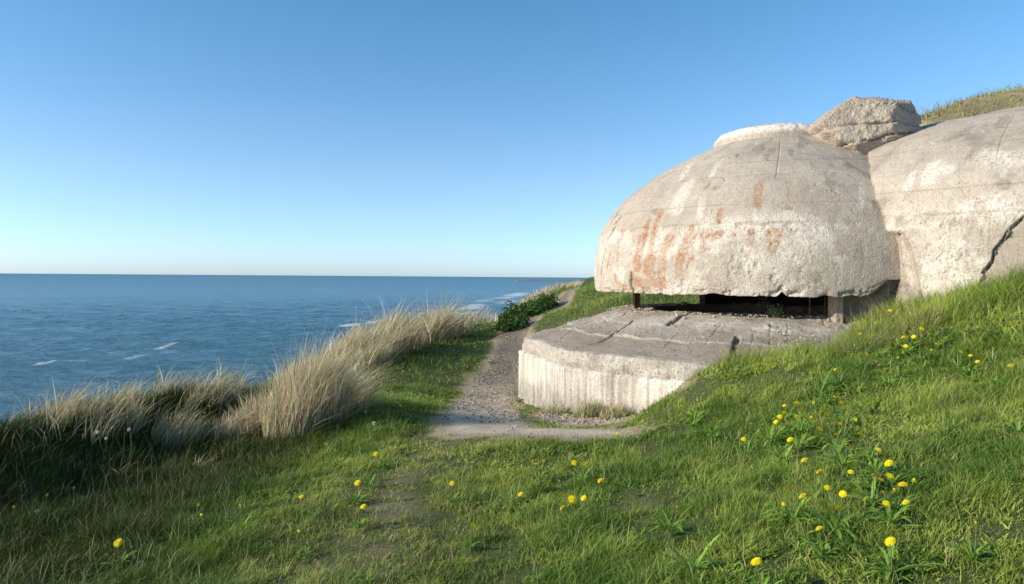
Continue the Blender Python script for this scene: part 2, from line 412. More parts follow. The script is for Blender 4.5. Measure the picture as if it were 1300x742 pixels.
# --- dome
nth = 1500
th = np.linspace(-math.pi, math.pi, nth, endpoint=False)
TH, ZZ = np.meshgrid(th, DS[:, 1]); RR = np.repeat(DS[:, :1], nth, 1)
tan = np.gradient(DS, axis=0); tan /= np.linalg.norm(tan, axis=1)[:, None]
NR, NZ = tan[:, 1][:, None], -tan[:, 0][:, None]
X = RR*np.cos(TH); Y = RR*np.sin(TH)
zb = 3.03+.05*fbm(TH*5, TH*0, 1, o=4)+.02*fbm(TH*30, TH*0, 4, o=3)
edge = 1-sst(-.0, .035, ZZ-zb)                       # 1 below the line
right = sst(-1.95, -1.72, TH+.12*fbm(ZZ*3, TH*3, 9, o=3))*(1-sst(.5, 1.5, TH))   # smoother to the right
low = edge*(1-.75*right)
rust = marks(TH, ZZ, 3.4, [
    L((839, 272), (829, 300), (817, 345), w=.035, s=.05), L((824, 280), (814, 312), (808, 343), w=.03, s=.05), L((812, 300), (803, 352), w=.015, s=.05),
    L((848, 303), (841, 325), (838, 350), w=.05, s=.06), L((876, 292), (866, 318), (860, 345), w=.045, s=.06), L((874, 302), (893, 299), (912, 296), w=.035, s=.06),
    L((893, 299), (890, 312), w=.03, s=.05), L((824, 325), (822, 345), w=.06, s=.08), L((963, 238), (960, 262), w=.04, s=.07), L((917, 265), (914, 280), w=.03, s=.04),
    L((954, 293), (953, 306), w=.045, s=.05), L((985, 293), (981, 316), w=.05, s=.06), L((976, 297), (987, 294), w=.03, s=.04), L((791, 287), (787, 306), w=.012, s=.03),
    L((784, 305), (783, 340), w=.01, s=.03), L((773, 322), (769, 340), w=.012, s=.03), L((779, 352), (790, 366), w=.04, s=.06), L((806, 358), (838, 360), w=.05, s=.07),
    L((899, 238), (903, 232), w=.02, s=.03), L((927, 296), (929, 300), w=.02, s=.03), L((1000, 262), (1003, 266), w=.02, s=.04), L((875, 330), (878, 328), w=.02, s=.03)])
rust *= 1.0*(.6+.4*sst(-.3, .3, fbm(TH*20, ZZ*9, 5, o=4)))
white = marks(TH, ZZ, 3.4, [
    L((872, 237), (860, 262), w=.09, s=.12), L((892, 255), (888, 275), w=.04, s=.06), L((878, 208), (870, 225), w=.03, s=.07), L((915, 206), (905, 222), w=.03, s=.08), L((889, 192), (899, 191), w=.03, s=.05),
    L((1005, 290), (1035, 300), (1030, 318), w=.16, s=.2), L((940, 328), (985, 330), (1030, 326), w=.06, s=.12), L((945, 318), (960, 335), w=.08, s=.15), L((988, 325), (988, 345), w=.05, s=.08),
    L((1066, 285), (1070, 292), w=.04, s=.05), L((870, 305), (930, 290), (1000, 285), w=.10, s=.2), L((1050, 325), (1075, 330), w=.02, s=.04), L((1095, 235), (1090, 262), w=.015, s=.05)])
white = np.clip(np.maximum(white*.7*(.5+.5*sst(-.35, .2, fbm(TH*24, ZZ*7, 5, o=4))), low*(.12+.6*sst(-.15, .4, fbm(TH*8, ZZ*3, 2, o=5, g=.65)))), 0, 1)
crackl = L((761, 350), (764, 325), (770, 303), (781, 288), w=.02, s=.02)
crackb = L((782, 283), (789, 276), w=.03, s=.02)
notch = L((799, 348), (800, 372), w=.02, s=.015)
crack = marks(TH, ZZ, 3.4, [crackl, crackb, notch], .4)
joint = marks(TH, ZZ, 3.4, [L((990, 180), (985, 225), w=.004, s=.012), L((1030, 215), (1080, 222), w=.003, s=.012), L((885, 280), (895, 310), w=.003, s=.014)], .2)
dark = np.clip(crack*.9+.5*sst(.25, .5, fbm(TH*9, ZZ*3, 14, o=4))*(1-low), 0, 1)
# formwork lines on the upper shell
fl = np.zeros_like(ZZ)
for z0 in (3.35, 3.62, 3.86, 4.12, 4.32, 4.5): fl = np.maximum(fl, (1-sst(.004, .016, np.abs(ZZ-z0-.01*fbm(TH*3, TH*0, z0, o=2))))*sst(-.3, .3, fbm(TH*2, ZZ, z0*9, o=2)))
dark = np.clip(dark+.35*fl, 0, 1)
x3, y3, z3 = X, Y, ZZ
disp = .022*fbm(x3*.8, y3*.8, z3*.8, o=3)+.006*fbm(x3*5, y3*5, z3*5, o=4)
ridg = 1-np.abs(fbm(x3*6, y3*6, z3*7, o=5, g=.6))*2
disp = disp-low*(.03+.007*fbm(x3*2.5, y3*2.5, z3*2.5, o=3)+.016*sst(.18, .42, fbm(x3*8, y3*8, z3*8, o=3, g=.6)))
disp = disp+.003*fbm(x3*13, y3*13, z3*13, o=2)
disp = disp-.13*crack-.012*joint-.011*fl
# small spalls on the smooth upper shell
sp_ = sst(.42, .5, fbm(x3*3.1, y3*3.1, z3*3.1+40, o=5)); disp = disp-.014*sp_*(1-low)
# broken lower lip
bot = 1-sst(0, .28, ZZ-1.95)
lip = .013*fbm(TH*12, TH*0, 5, o=5, g=.65)-.02
def notchat(u, w, h):
    a = S(u, 365)[0]; return h*np.exp(-((TH-a)*3.4/w)**2)
lip = lip+notchat(905, .13, .035)+notchat(993, .05, .07)+notchat(1050, .10, .03)+notchat(1082, .12, .03)+notchat(850, .1, -.02)
a1 = S(1100, 350)[0]; lip = lip+.30*sst(a1-.02, a1+.14, TH)*(1-sst(1.2, 1.6, TH))
disp = disp-bot**3*.04*sst(-.1, .4, fbm(TH*30, ZZ*14, 3, o=4, g=.65))
dome_V = np.stack([(RR+disp*NR)*np.cos(TH), (RR+disp*NR)*np.sin(TH), ZZ+disp*NZ+bot*lip], -1)
# underside rings
und = []
for r_, z_ in ((0.01, 2.12), (1.2, 2.12), (2.3, 2.10), (2.7, 2.05), (3.1, 2.0), (3.28, 1.965)):
    rr = r_+(.02*fbm(th*15, th*0, r_, o=3) if r_ > 1 else 0); zz = z_+lip[0]*sst(2.3, 3.28, r_)
    und.append(np.stack([rr*np.cos(th), rr*np.sin(th), zz+th*0], -1))
und = np.array(und)
AV = np.concatenate([und, dome_V], 0)
pad = np.zeros((len(und), nth))
at = {k: np.concatenate([pad, v], 0).ravel() for k, v in dict(rust=rust, white=np.clip(white, 0, 1)*.9, dark=dark, rough=np.clip(low+.3*sp_, 0, 1)).items()}
obj('dome', npmesh('dome', AV.reshape(-1, 3), gridfaces(AV.shape[0], nth, True), at), M_DOME, bunker)

# --- raised cap on the dome
def revolve(name, prof, n, nth, mat, dispf, parent, centre=(0, 0, 0), attrf=None, smooth=True, th0=-math.pi, th1=math.pi, wrap=True, scalef=None):
    s = smooth_profile(prof, n) if n > len(prof) else np.array(prof)
    a = np.linspace(th0, th1, nth, endpoint=not wrap)
    T, Z = np.meshgrid(a, s[:, 1]); Rr = np.repeat(s[:, :1], nth, 1)
    tn = np.gradient(s, axis=0); tn /= np.maximum(np.linalg.norm(tn, axis=1)[:, None], 1e-9)
    d = dispf(T, Rr, Z) if dispf else 0*T
    sf = scalef(T, Rr) if scalef else 1.0
    V = np.stack([(Rr+d*tn[:, 1][:, None])*sf*np.cos(T), (Rr+d*tn[:, 1][:, None])*sf*np.sin(T), Z-d*tn[:, 0][:, None]], -1)+np.array(centre)
    A = attrf(T, Rr, Z) if attrf else dict(rust=0*T, white=0*T, dark=0*T, rough=0*T+.4)
    A = {k: (v+0*T).ravel() for k, v in A.items()}
    return obj(name, npmesh(name, V.reshape(-1, 3), gridfaces(len(s), nth, wrap), A, smooth), mat, parent)
def capd(T, r, z): return .035*fbm(T*3, r*3, z*6, o=4)*sst(.05, .5, r)+.02*fbm(r*np.cos(T)*9, r*np.sin(T)*9, z*9, o=4)
revolve('dome_cap', [(1.20, 4.5), (1.17, 4.72), (1.12, 4.86), (1.0, 4.95), (.7, 5.03), (.35, 5.06), (0.001, 5.07)], 60, 500, M_DOME, capd, bunker,
        attrf=lambda T, r, z: dict(rust=0, dark=0, rough=.7, white=sst(4.78, 4.86, z)*(1-sst(4.95, 5.0, z))*1.0))  # white band paints the sunlit rim of the cap into the colour

# --- rear block
BPROF = np.array([(5.42, .3), (5.40, 1.6), (5.38, 2.8), (5.28, 3.3), (4.9, 3.82), (4.05, 4.40), (2.95, 4.82), (2.1, 5.03), (1.1, 5.27), (.001, 5.36)])
BSm = smooth_profile(BPROF, 420)
def SB(u, v): return pix2surf(u, v, BX, BY, BPROF)
def LB(*pts, w=.03, s=.04): return ([SB(*p) for p in pts], w, s)
nb = 1500
# non-uniform angles: dense where it is seen (-170 .. -60 degrees)
ang = np.concatenate([np.linspace(R(-175), R(-62), nb), np.linspace(R(-62), R(185), 300)[1:-1]])
TB, ZB = np.meshgrid(ang, BSm[:, 1]); RB = np.repeat(BSm[:, :1], len(ang), 1)
tb = np.gradient(BSm, axis=0); tb /= np.linalg.norm(tb, axis=1)[:, None]
xb, yb, zb3 = RB*np.cos(TB), RB*np.sin(TB), ZB
def halfplane(pts, side):
    """region bounded by a polyline in (theta,z): returns signed distance (positive on `side`)"""
    pp = [SB(*p) for p in pts]; zs = np.array([p[1] for p in pp]); ts = np.array([p[0] for p in pp]); o = np.argsort(zs)
    tl = np.interp(ZB+.03*fbm(TB*30, ZB*6, 2, o=3), zs[o], ts[o]); return (TB-tl)*5.4*side, zs[o][-1]
VB_x0 = xb+BX-CX; VB_y0 = yb+BY-CY
dr, ztop = halfplane([(1310, 268), (1296, 280), (1283, 290), (1274, 304), (1262, 318), (1259, 333), (1247, 345), (1240, 372)], +1)
dr = dr+.03*fbm(TB*60, ZB*12, 4, o=4)
rec_r = sst(0, .02, dr)*(1-sst(0, .03, ZB-ztop-.05*TB*0))*(1-sst(R(-60), R(-40), TB))
dl, zl = halfplane([(1139, 296), (1148, 296), (1158, 315), (1165, 345), (1172, 375), (1176, 395)], -1)
rec_l = sst(0, .03, dl)*(1-sst(0, .04, ZB-zl))
crk = marks(TB, ZB, 5.4, [LB((1310, 268), (1296, 280), (1283, 290), (1274, 304), (1262, 318), (1259, 333), (1247, 347), w=.004, s=.014)], .35)
fine = marks(TB, ZB, 5.4, [LB((1138, 297), (1150, 288), (1180, 282), w=.003, s=.01), LB((1240, 203), (1300, 197), w=.003, s=.01), LB((1222, 240), (1232, 252), w=.004, s=.01)], .3)
whiteb = marks(TB, ZB, 5.4, [LB((1205, 285), (1215, 330), (1205, 375), w=.14, s=.25), LB((1225, 270), (1260, 268), (1290, 262), w=.10, s=.2), LB((1176, 295), (1190, 350), (1200, 385), w=.05, s=.1),
                             LB((1165, 300), (1182, 380), w=.03, s=.06), LB((1184, 212), (1180, 228), w=.06, s=.1), LB((1250, 200), (1275, 205), w=.08, s=.14), LB((1200, 212), (1206, 214), w=.04, s=.08),
                             LB((1225, 320), (1235, 370), w=.12, s=.2), LB((1160, 220), (1152, 240), w=.02, s=.06), LB((1290, 200), (1300, 205), w=.06, s=.1), LB((1140, 290), (1142, 330), w=.012, s=.03), LB((1150, 325), (1156, 385), w=.05, s=.07)])
whiteb = np.maximum(whiteb*.65*(.4+.6*sst(-.35, .2, fbm(TB*34, ZB*7, 5, o=4))), .7*(1-sst(2.9, 3.3, ZB+.2*fbm(TB*8, ZB*2, 3, o=3)))*sst(-.15, .35, fbm(TB*14, ZB*2.0, 5, o=4))*(1-rec_r)*(1-rec_l*.6))
sp2 = sst(.42, .5, fbm(xb*3.1, yb*3.1, zb3*3.1+40, o=5))
db = .03*fbm(xb*.7, yb*.7, zb3*.7, o=3)+.007*fbm(xb*5, yb*5, zb3*5, o=4)+.003*fbm(xb*13, yb*13, zb3*13, o=2)-.012*sp2
db = db-.07*rec_r-.17*rec_l*sst(0, .35, dl+.1)-.05*crk-.01*fine
rghb = (1-sst(2.9, 3.2, ZB+.25*fbm(TB*8, ZB*2, 3, o=3)))*(1-rec_r)*(1-rec_l)
db = db-rghb*(.01+.005*fbm(xb*3, yb*3, zb3*3, o=3, g=.6)+.014*sst(.18, .42, fbm(xb*8, yb*8, zb3*8, o=3, g=.6)))
_dr = np.hypot(VB_x0-0, VB_y0-0)-np.interp(np.clip(ZB, 1.95, 4.95), DPROF[:, 1], DPROF[:, 0])
jn = 1-sst(.0, .09, np.abs(_dr-.02)+.02*fbm(TB*20, ZB*9, 3, o=3))
flb = np.zeros_like(ZB)
for z0 in (2.75, 3.08, 3.45, 3.8, 4.15, 4.45): flb = np.maximum(flb, (1-sst(.004, .018, np.abs(ZB-z0-.012*fbm(TB*4, TB*0, z0, o=2)+.03*(TB+2))))*sst(-.35, .25, fbm(TB*3, ZB, z0*9, o=3)))
for a0 in (-132, -118, -104): flb = np.maximum(flb, .7*(1-sst(.003, .012, np.abs(TB-R(a0)-.004*fbm(ZB*5, ZB*0, a0, o=2))*5))*sst(-.2, .3, fbm(TB*6, ZB*2, a0*1., o=2)))
db = db-.05*jn-.012*flb
darkb = np.clip(.75*jn+.35*flb+crk*.9+.4*sst(.25, .5, fbm(TB*14, ZB*3, 14, o=4))+.3*rec_l+.2*rec_r, 0, 1)
VB = np.stack([(RB+db*tb[:, 1][:, None])*np.cos(TB), (RB+db*tb[:, 1][:, None])*np.sin(TB), ZB-db*tb[:, 0][:, None]], -1)+np.array([BX-CX, BY-CY, 0])
_r = np.hypot(VB[..., 0], VB[..., 1]); _k = (_r < 2.85) & (VB[..., 2] < 2.4)
VB[..., 0] = np.where(_k, np.sqrt(np.maximum(2.85**2-VB[..., 1]**2, 0)), VB[..., 0])
obj('rear_block', npmesh('rear_block', VB.reshape(-1, 3), gridfaces(len(BSm), len(ang), True),
    dict(rust=0*TB.ravel(), white=np.clip(whiteb, 0, 1).ravel(), dark=darkb.ravel(), rough=np.clip(rghb+.3*sp2, 0, 1).ravel())), M_DOME, bunker)

# --- apron slab (ring with a sloping, layered top)
def gp(u, v, z):                      # point at height z under a pixel, relative to the dome centre
    d = ray(u, v); Yy = (z-H)/d[2]; p = P(u, v, Yy); return (p[0]-CX, p[1]-CY)
rs = np.concatenate([np.linspace(2.5, 4.86, 210), [4.9, 4.9, 4.9, 4.88, 4.86, 4.84, 4.82, 4.78, 4.6]])
APTOP = [(2.45, 1.60), (2.9, 1.58), (3.1, 1.54), (3.5, 1.41), (4.2, 1.22), (4.86, 1.06)]
def aptop(r): return np.interp(r, [a for a, b in APTOP], [b for a, b in APTOP])
aps = [(2.42, -.5), (2.45, .6), (2.45, 1.4), (2.47, 1.56)]
top = [(r, aptop(r)) for r in np.linspace(2.5, 4.80, 230)]
side = [(4.84, 1.045), (4.862, 1.03), (4.872, .98), (4.872, .94), (4.88, .9), (4.88, .86), (4.87, .82), (4.86, .78), (4.84, .75), (4.82, .73), (4.6, .71), (4.2, .7), (4.2, -.8)]
prof = np.array(aps+top+side)
na = 1700
ta = np.linspace(-math.pi, math.pi, na, endpoint=False)
TA, ZA = np.meshgrid(ta, prof[:, 1]); RA = np.repeat(prof[:, :1], na, 1)
xa, ya = RA*np.cos(TA), RA*np.sin(TA)
def facet(t_, r_): 
    f_ = np.cos(R(15))/np.cos((t_ % R(30))-R(15))
    return 1+(f_*1.0-1)*sst(4.0, 4.7, r_)
RA2 = RA+(.06*fbm(TA*4, TA*0, 3, o=4)+.03*fbm(TA*22, TA*0, 6, o=3)-.05)*sst(4.3, 4.84, RA)
issd = (np.arange(len(prof)) >= len(aps)+len(top)-6)[:, None]*1.0
rough_side = issd*(.05*fbm(TA*14, ZA*9, 2, o=6, g=.68)+.012*(1-np.abs(fbm(TA*60, ZA*20, 2, o=3))*2))
lay = 1-sst(0, .03, RA-(3.95+.22*fbm(TA*3.2, TA*0, 21, o=4)+.06*fbm(TA*20, TA*0, 2, o=3)))     # upper broken layer
lay2 = 1-sst(0, .05, RA-(3.35+.15*fbm(TA*4, TA*0, 31, o=4)))
grooves = [([gp(733, 424, 1.3), gp(760, 420, 1.35), gp(787, 416, 1.38)], .02), ([gp(785, 422, 1.3), gp(805, 417, 1.34)], .014),
           ([gp(850, 415, 1.42), gp(876, 407, 1.5)], .035), ([gp(936, 434, 1.28), gp(925, 456, 1.15)], .028),
           ([gp(790, 408, 1.42), gp(812, 404, 1.45)], .008), ([gp(952, 455, 1.12), gp(957, 434, 1.28)], .003), ([gp(978, 455, 1.12), gp(978, 432, 1.28)], .003),
           ([gp(1000, 450, 1.14), gp(1000, 433, 1.28)], .003), ([gp(1050, 447, 1.14), gp(1035, 430, 1.28)], .003), ([gp(895, 450, 1.1), gp(915, 430, 1.28)], .003),
           ([gp(880, 447, 1.1), gp(900, 433, 1.28)], .004), ([gp(690, 437, 1.05), gp(780, 405, 1.4)], .003), ([gp(840, 452, 1.05), gp(862, 432, 1.25)], .003)]
gv = np.zeros_like(TA)
wxx = xa+.02*fbm(xa*9, ya*9, 1, o=3); wyy = ya+.02*fbm(xa*9, ya*9, 5, o=3)
for pts, w in grooves:
    gv = np.maximum(gv, (1-sst(0, .016, seg_d(wxx, wyy, pts, [w]*len(pts))))*min(1, .1+w*40))
ist = ((np.arange(len(prof)) >= len(aps)+3) & (np.arange(len(prof)) < len(aps)+len(top)))[:, None]*1.0
rub = sst(.05, .5, fbm(xa*2.2, ya*2.2, 8, o=4))
dz = ist*(.045*lay*(.55+.45*sst(-.3, .3, fbm(xa*1.1, ya*1.1, 61, o=2)))+.03*lay2*(.3+rub)+.02*fbm(xa*1.5, ya*1.5, 2, o=3)+.008*fbm(xa*9, ya*9, 2, o=4)*(1+2*lay*rub)-.06*gv-.03)
Za = ZA+dz
_fa = facet(TA, RA)
VA = np.stack([(RA2+rough_side)*_fa*np.cos(TA), (RA2+rough_side)*_fa*np.sin(TA), Za+issd*.012*fbm(TA*25, ZA*0, 9, o=4)], -1)
dustm = ist*sst(.0, .5, fbm(xa*1.6, ya*1.6, 33, o=4))*lay*.5
aw = np.clip(issd*(.55+.6*fbm(TA*16, ZA*7, 12, o=4))*1.2+ist*(sst(.45, .95, lay*(1-lay)*4)*.35), 0, 1)
obj('apron_slab', npmesh('apron_slab', VA.reshape(-1, 3), gridfaces(len(prof), na, True),
    dict(rust=0*TA.ravel(), white=np.clip(aw+dustm+ist*.4*(1-sst(3.3, 4.2, RA+.4*fbm(xa*1.5, ya*1.5, 44, o=3))), 0, 1).ravel(), dark=np.clip(gv*.8+.3*ist*sst(.2, .5, fbm(xa*3, ya*3, 5, o=4)), 0, 1).ravel(), rough=np.clip(lay*rub+issd, 0, 1).ravel())), M_SLAB, bunker)
# --- base wall under the apron, board formed
def walld(T, r, z):
    bd = np.abs(((T*4.9/.16) % 1)-.5)*2
    return -.003*sst(.86, .97, bd)*sst(4.7, 4.85, r)+.012*fbm(T*12, z*1.2, 2, o=4)+.035*(1-sst(0, .16, .79-z+.06*fbm(T*6, z*0, 2, o=4)))*fbm(T*18, z*9, 6, o=5)+.01*vn(np.floor(T*4.9/.16), z*0, 3)
wp = [(4.3, .80), (4.80, .80), (4.90, .785), (4.915, .76)]+[(4.915, z) for z in np.linspace(.74, -.9, 120)]
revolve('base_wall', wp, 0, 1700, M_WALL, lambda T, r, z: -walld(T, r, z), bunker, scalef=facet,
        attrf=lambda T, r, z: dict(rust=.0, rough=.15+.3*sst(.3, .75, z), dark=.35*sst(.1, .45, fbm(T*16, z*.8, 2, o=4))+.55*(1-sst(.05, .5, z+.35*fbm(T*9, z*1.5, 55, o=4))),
                                   white=np.clip(.75*sst(-.25, .25, fbm(T*11, z*.7, 9, o=4))*sst(-2.55, -2.35, T)+.35*sst(0, .4, fbm(T*16, z*.7, 19, o=4)), 0, 1)))
# --- interior floor and the wall that closes the right side under the dome
revolve('pit_floor', [(.001, -.2), (2.6, -.2)], 0, 64, mat_plain('dark_floor', (.03, .027, .024), .95), None, bunker)  # pit floor in an even near-black tone
aw0, aw1 = R(-93), R(104)
sw = [(2.7, 2.2), (2.95, 2.2)]+[(2.95+.04*math.sin(z*3), z) for z in np.linspace(2.15, 1.2, 30)]+[(2.95, .5)]
revolve('support_wall', sw, 0, 500, M_DOME, lambda T, r, z: .02*fbm(T*9, z*6, 2, o=4)*(r > 2.6), bunker, th0=aw0, th1=aw1, wrap=False,
        attrf=lambda T, r, z: dict(rust=0, white=0, dark=.35, rough=.6))

import bmesh
def bm_obj(name, fn, mat, parent=None, loc=None, smooth=False):
    bm = bmesh.new(); fn(bm); me = bpy.data.meshes.new(name); bm.to_mesh(me); bm.free()
    if smooth: me.polygons.foreach_set('use_smooth', np.full(len(me.polygons), True))
    return obj(name, me, mat, parent, loc)
def beam(bm, p, sx, sy, z0, z1, rz=0, bev=.006):
    b2 = bmesh.new(); bmesh.ops.create_cube(b2, size=1); bmesh.ops.scale(b2, vec=(sx, sy, z1-z0), verts=b2.verts)
    bmesh.ops.bevel(b2, geom=b2.edges[:], offset=bev, segments=2, affect='EDGES')
    bmesh.ops.rotate(b2, matrix=Matrix.Rotation(rz, 3, 'Z'), verts=b2.verts)
    bmesh.ops.translate(b2, vec=(p[0], p[1], (z0+z1)/2), verts=b2.verts)
    me = bpy.data.meshes.new('tmp'); b2.to_mesh(me); b2.free(); bm.from_mesh(me); bpy.data.meshes.remove(me)
# end pillar of the slit
def at_r(u, r, far=False):
    d = ray(u, 385); a = math.atan2(d[0], 1); D = math.hypot(CX, CY); dl = math.atan2(CX, CY)-a
    s_ = math.sqrt(max(0, r*r-(D*math.sin(dl))**2)); q = D*math.cos(dl)+(s_ if far else -s_)
    return (q*math.sin(a)-CX, q*math.cos(a)-CY)
revolve('shade_lining', [(2.66, 1.1), (2.66, 2.25), (2.62, 2.25)]+[(2.62, z) for z in np.linspace(2.2, 1.1, 8)], 0, 300, mat_plain('shade_black', (.018, .017, .016), .95, .4, 6), None, bunker, th0=aw0, th1=aw1, wrap=False)  # added black lining; its colour stands in for shade inside the slit
p = at_r(1061, 3.02)
def pil(bm):
    beam(bm, p, .12, .3, 1.4, 2.05, R(-4), .012)
    for v in bm.verts: v.co += v.normal*.0+__import__('mathutils').Vector(((random.random()-.5)*.008, (random.random()-.5)*.008, 0))
bm_obj('end_pillar', pil, M_BLOCK, bunker)
# steel supports in the slit (H section post on the left, two thin bars on the right)
def hpost(bm):
    q = at_r(808, 2.75); a, b, c_ = .055, .045, .008
    out = [(-a, -b), (-a+c_*1.4, -b), (-a+c_*1.4, -c_), (a-c_*1.4, -c_), (a-c_*1.4, -b), (a, -b), (a, b), (a-c_*1.4, b), (a-c_*1.4, c_), (-a+c_*1.4, c_), (-a+c_*1.4, b), (-a, b)]
    ca, sa = math.cos(R(12)), math.sin(R(12))
    f = bm.faces.new([bm.verts.new((q[0]+x_*ca-y_*sa, q[1]+x_*sa+y_*ca, 1.45)) for x_, y_ in out])
    e = bmesh.ops.extrude_face_region(bm, geom=[f]); bmesh.ops.translate(bm, vec=(0, 0, .62), verts=[v for v in e['geom'] if isinstance(v, bmesh.types.BMVert)])
bm_obj('steel_post', hpost, M_IRON, bunker)
for u in (1028, 1048): 
    q = at_r(u, 2.62); bm_obj('iron_bar', lambda bm: beam(bm, q, .022, .022, 1.5, 2.1, .4, .003), M_IRON, bunker)

# ------------------------------------------------------------------ broken block on top, loose chunks
def lump(name, seed, size, amp=.25, sub=5, flat=0):
    V, Fc = icos(sub)
    n = V/np.linalg.norm(V, axis=1)[:, None]
    q = np.sign(n)*np.abs(n)**.75
    q = q*(1+amp*fbm(n[:, 0]*1.3+seed, n[:, 1]*1.3, n[:, 2]*1.3, o=2)[:, None])
    # facets: clip by random planes
    r2 = np.random.default_rng(seed)
    for _ in range(16):
        pn = r2.normal(size=3); pn /= np.linalg.norm(pn); dd = r2.uniform(.68, .9)
        e = q@pn-dd; q = q-np.where(e > 0, e, 0)[:, None]*pn*.92
    q = q*np.array(size)/2
    s = 2.4
    dsp = (.08*fbm(q[:, 0]*s*1.2, q[:, 1]*s*1.2, q[:, 2]*s*1.2+seed, o=5, g=.6)+.02*fbm(q[:, 0]*14, q[:, 1]*14, q[:, 2]*14, o=3))*min(1, size[0])
    q = q+n*dsp[:, None]
    return q, Fc
top_c = P(1102, 168, 12.15)
def hull(outline, ydep, centre_px, Yc, tilt, seed, amp=1.0, sub=6, cracks=()):
    """convex broken block: silhouette planes from pixel outline at depth Yc, slanted front and back, fractured surface"""
    pts = [P(u, v, Yc)-P(centre_px[0], centre_px[1], Yc) for u, v in outline]
    pl = []; r2 = np.random.default_rng(seed)
    for a, b in zip(pts, pts[1:]+pts[:1]):
        e = b-a; nrm = np.array([-e[2], 0, e[0]]); nrm /= np.linalg.norm(nrm)
        if nrm@a < 0: nrm = -nrm
        d_ = nrm@a; nrm2 = nrm+np.array([0, r2.uniform(-.25, .15), 0]); pl.append((nrm2/np.linalg.norm(nrm2), d_/np.linalg.norm(nrm2)))
    for nn, d_ in tilt: nn = np.array(nn, float); pl.append((nn/np.linalg.norm(nn), d_))
    V, Fc = icos(sub); n = V/np.linalg.norm(V, axis=1)[:, None]
    rad = np.full(len(n), 9.)
    for nn, d_ in pl:
        c_ = n@nn; rad = np.where(c_ > 1e-3, np.minimum(rad, d_/np.maximum(c_, 1e-3)), rad)
    q = n*rad[:, None]
    x_, y_, z_ = q.T
    g_ = fbm(x_*1.9+seed, y_*1.9, z_*1.9, o=2)*.05+fbm(x_*6+seed, y_*6, z_*6, o=5, g=.62)*.05
    peb_ = sst(.15, .5, fbm(x_*22, y_*22, z_*22, o=2))*.014
    ck = np.zeros(len(n))
    for (cz_, sl_, w_) in cracks: ck = np.maximum(ck, 1-sst(0, w_, np.abs(z_-cz_-sl_*x_-.06*fbm(x_*5, y_*5, cz_*7, o=4))))
    q = q+n*(g_*amp+peb_-.07*ck)[:, None]
    return q, Fc
OUT = [(1032, 160), (1056, 139), (1082, 126), (1146, 130), (1160, 156), (1160, 182), (1152, 216), (1116, 236), (1070, 212), (1044, 188)]
q, fcs = hull(OUT, 1.3, (1102, 168), 12.15, [((-.25, -1, .25), .58), ((.45, -1, .1), .60), ((.1, -1, -.5), .62), ((-.2, 1, .2), .7), ((.3, 1, -.3), .7), ((0, -.6, 1), .56)], 5, cracks=[(.03, .05, .025), (.33, -.08, .014), (-.2, .2, .015)])
tag(obj('broken_concrete_block', npmesh('broken_concrete_block', q, fcs), M_BLOCK, loc=top_c), 'squat lump of broken pebbly concrete wedged in the joint on top of the bunker', 'concrete block')

def apz(x, y):
    r = math.hypot(x-CX, y-CY); return aptop(r)+.04
chunks = [((792, 391), .16, 'small pale concrete chunk at the foot of the rusty steel post'), ((801, 389), .13, 'small pointed concrete chunk leaning beside the rusty steel post'), ((812, 391), .22, 'flat concrete fragment on the sill just right of the rusty steel post'),
          ((824, 394), .16, 'concrete fragment on the sill edge at the left end of the dark slit'), ((826, 425), .22, 'flat grey slab fragment lying on the apron below the long groove'),
          ((855, 421), .1, 'little stone lying below the short dark groove in the apron'), ((868, 417), .12, 'brown stone lying right of the short dark groove in the apron'), ((812, 416), .07, 'tiny rust-orange stone on the apron slab'),
          ((985, 419), .12, 'small dark stone lying in the middle of the apron slab')]
for k, ((u, v), s, lab) in enumerate(chunks):
    z = 1.5
    for _ in range(8):
        d = ray(u, v); Yq = (z-H)/d[2]; pp = P(u, v, Yq); z = apz(pp[0], pp[1])
    q, fcs = lump('c', 40+k, (s*1.3, s, s*(.3 if 'flat' in lab else .55)), .2, 3)
    tag(obj('concrete_chunk', npmesh('concrete_chunk', q, fcs, smooth=False), M_BLOCK if s > .08 else M_IRON, loc=(pp[0], pp[1], z+s*.04)), lab, 'rubble', 'loose rubble on the apron slab')

na_ = 5200
a = R(-250)+rng.random(na_)*R(190); rr_ = 2.6+rng.random(na_)**1.5*2.0
x = CX+rr_*np.cos(a); y = CY+rr_*np.sin(a)
k = (rng.random(na_) < np.clip(.12+1.6*fbm(x*1.8, y*1.8, 71, o=3)+.5*(rr_ < 3.1)+.4*(np.abs(rr_-3.95) < .15), .02, 1)); x, y, rr_ = x[k], y[k], rr_[k]
V, Fc, c = stones(len(x), (x, y), aptop(rr_)+.045)
c = c*.5+np.array([.28, .245, .2])
tag(obj('concrete_crumbs', npmesh('concrete_crumbs', V, Fc, {'Col': c}, smooth=False), bpy.data.materials['pebbles']), 'crumbs of broken concrete and pebbles strewn over the apron slab', 'rubble', kind='stuff')

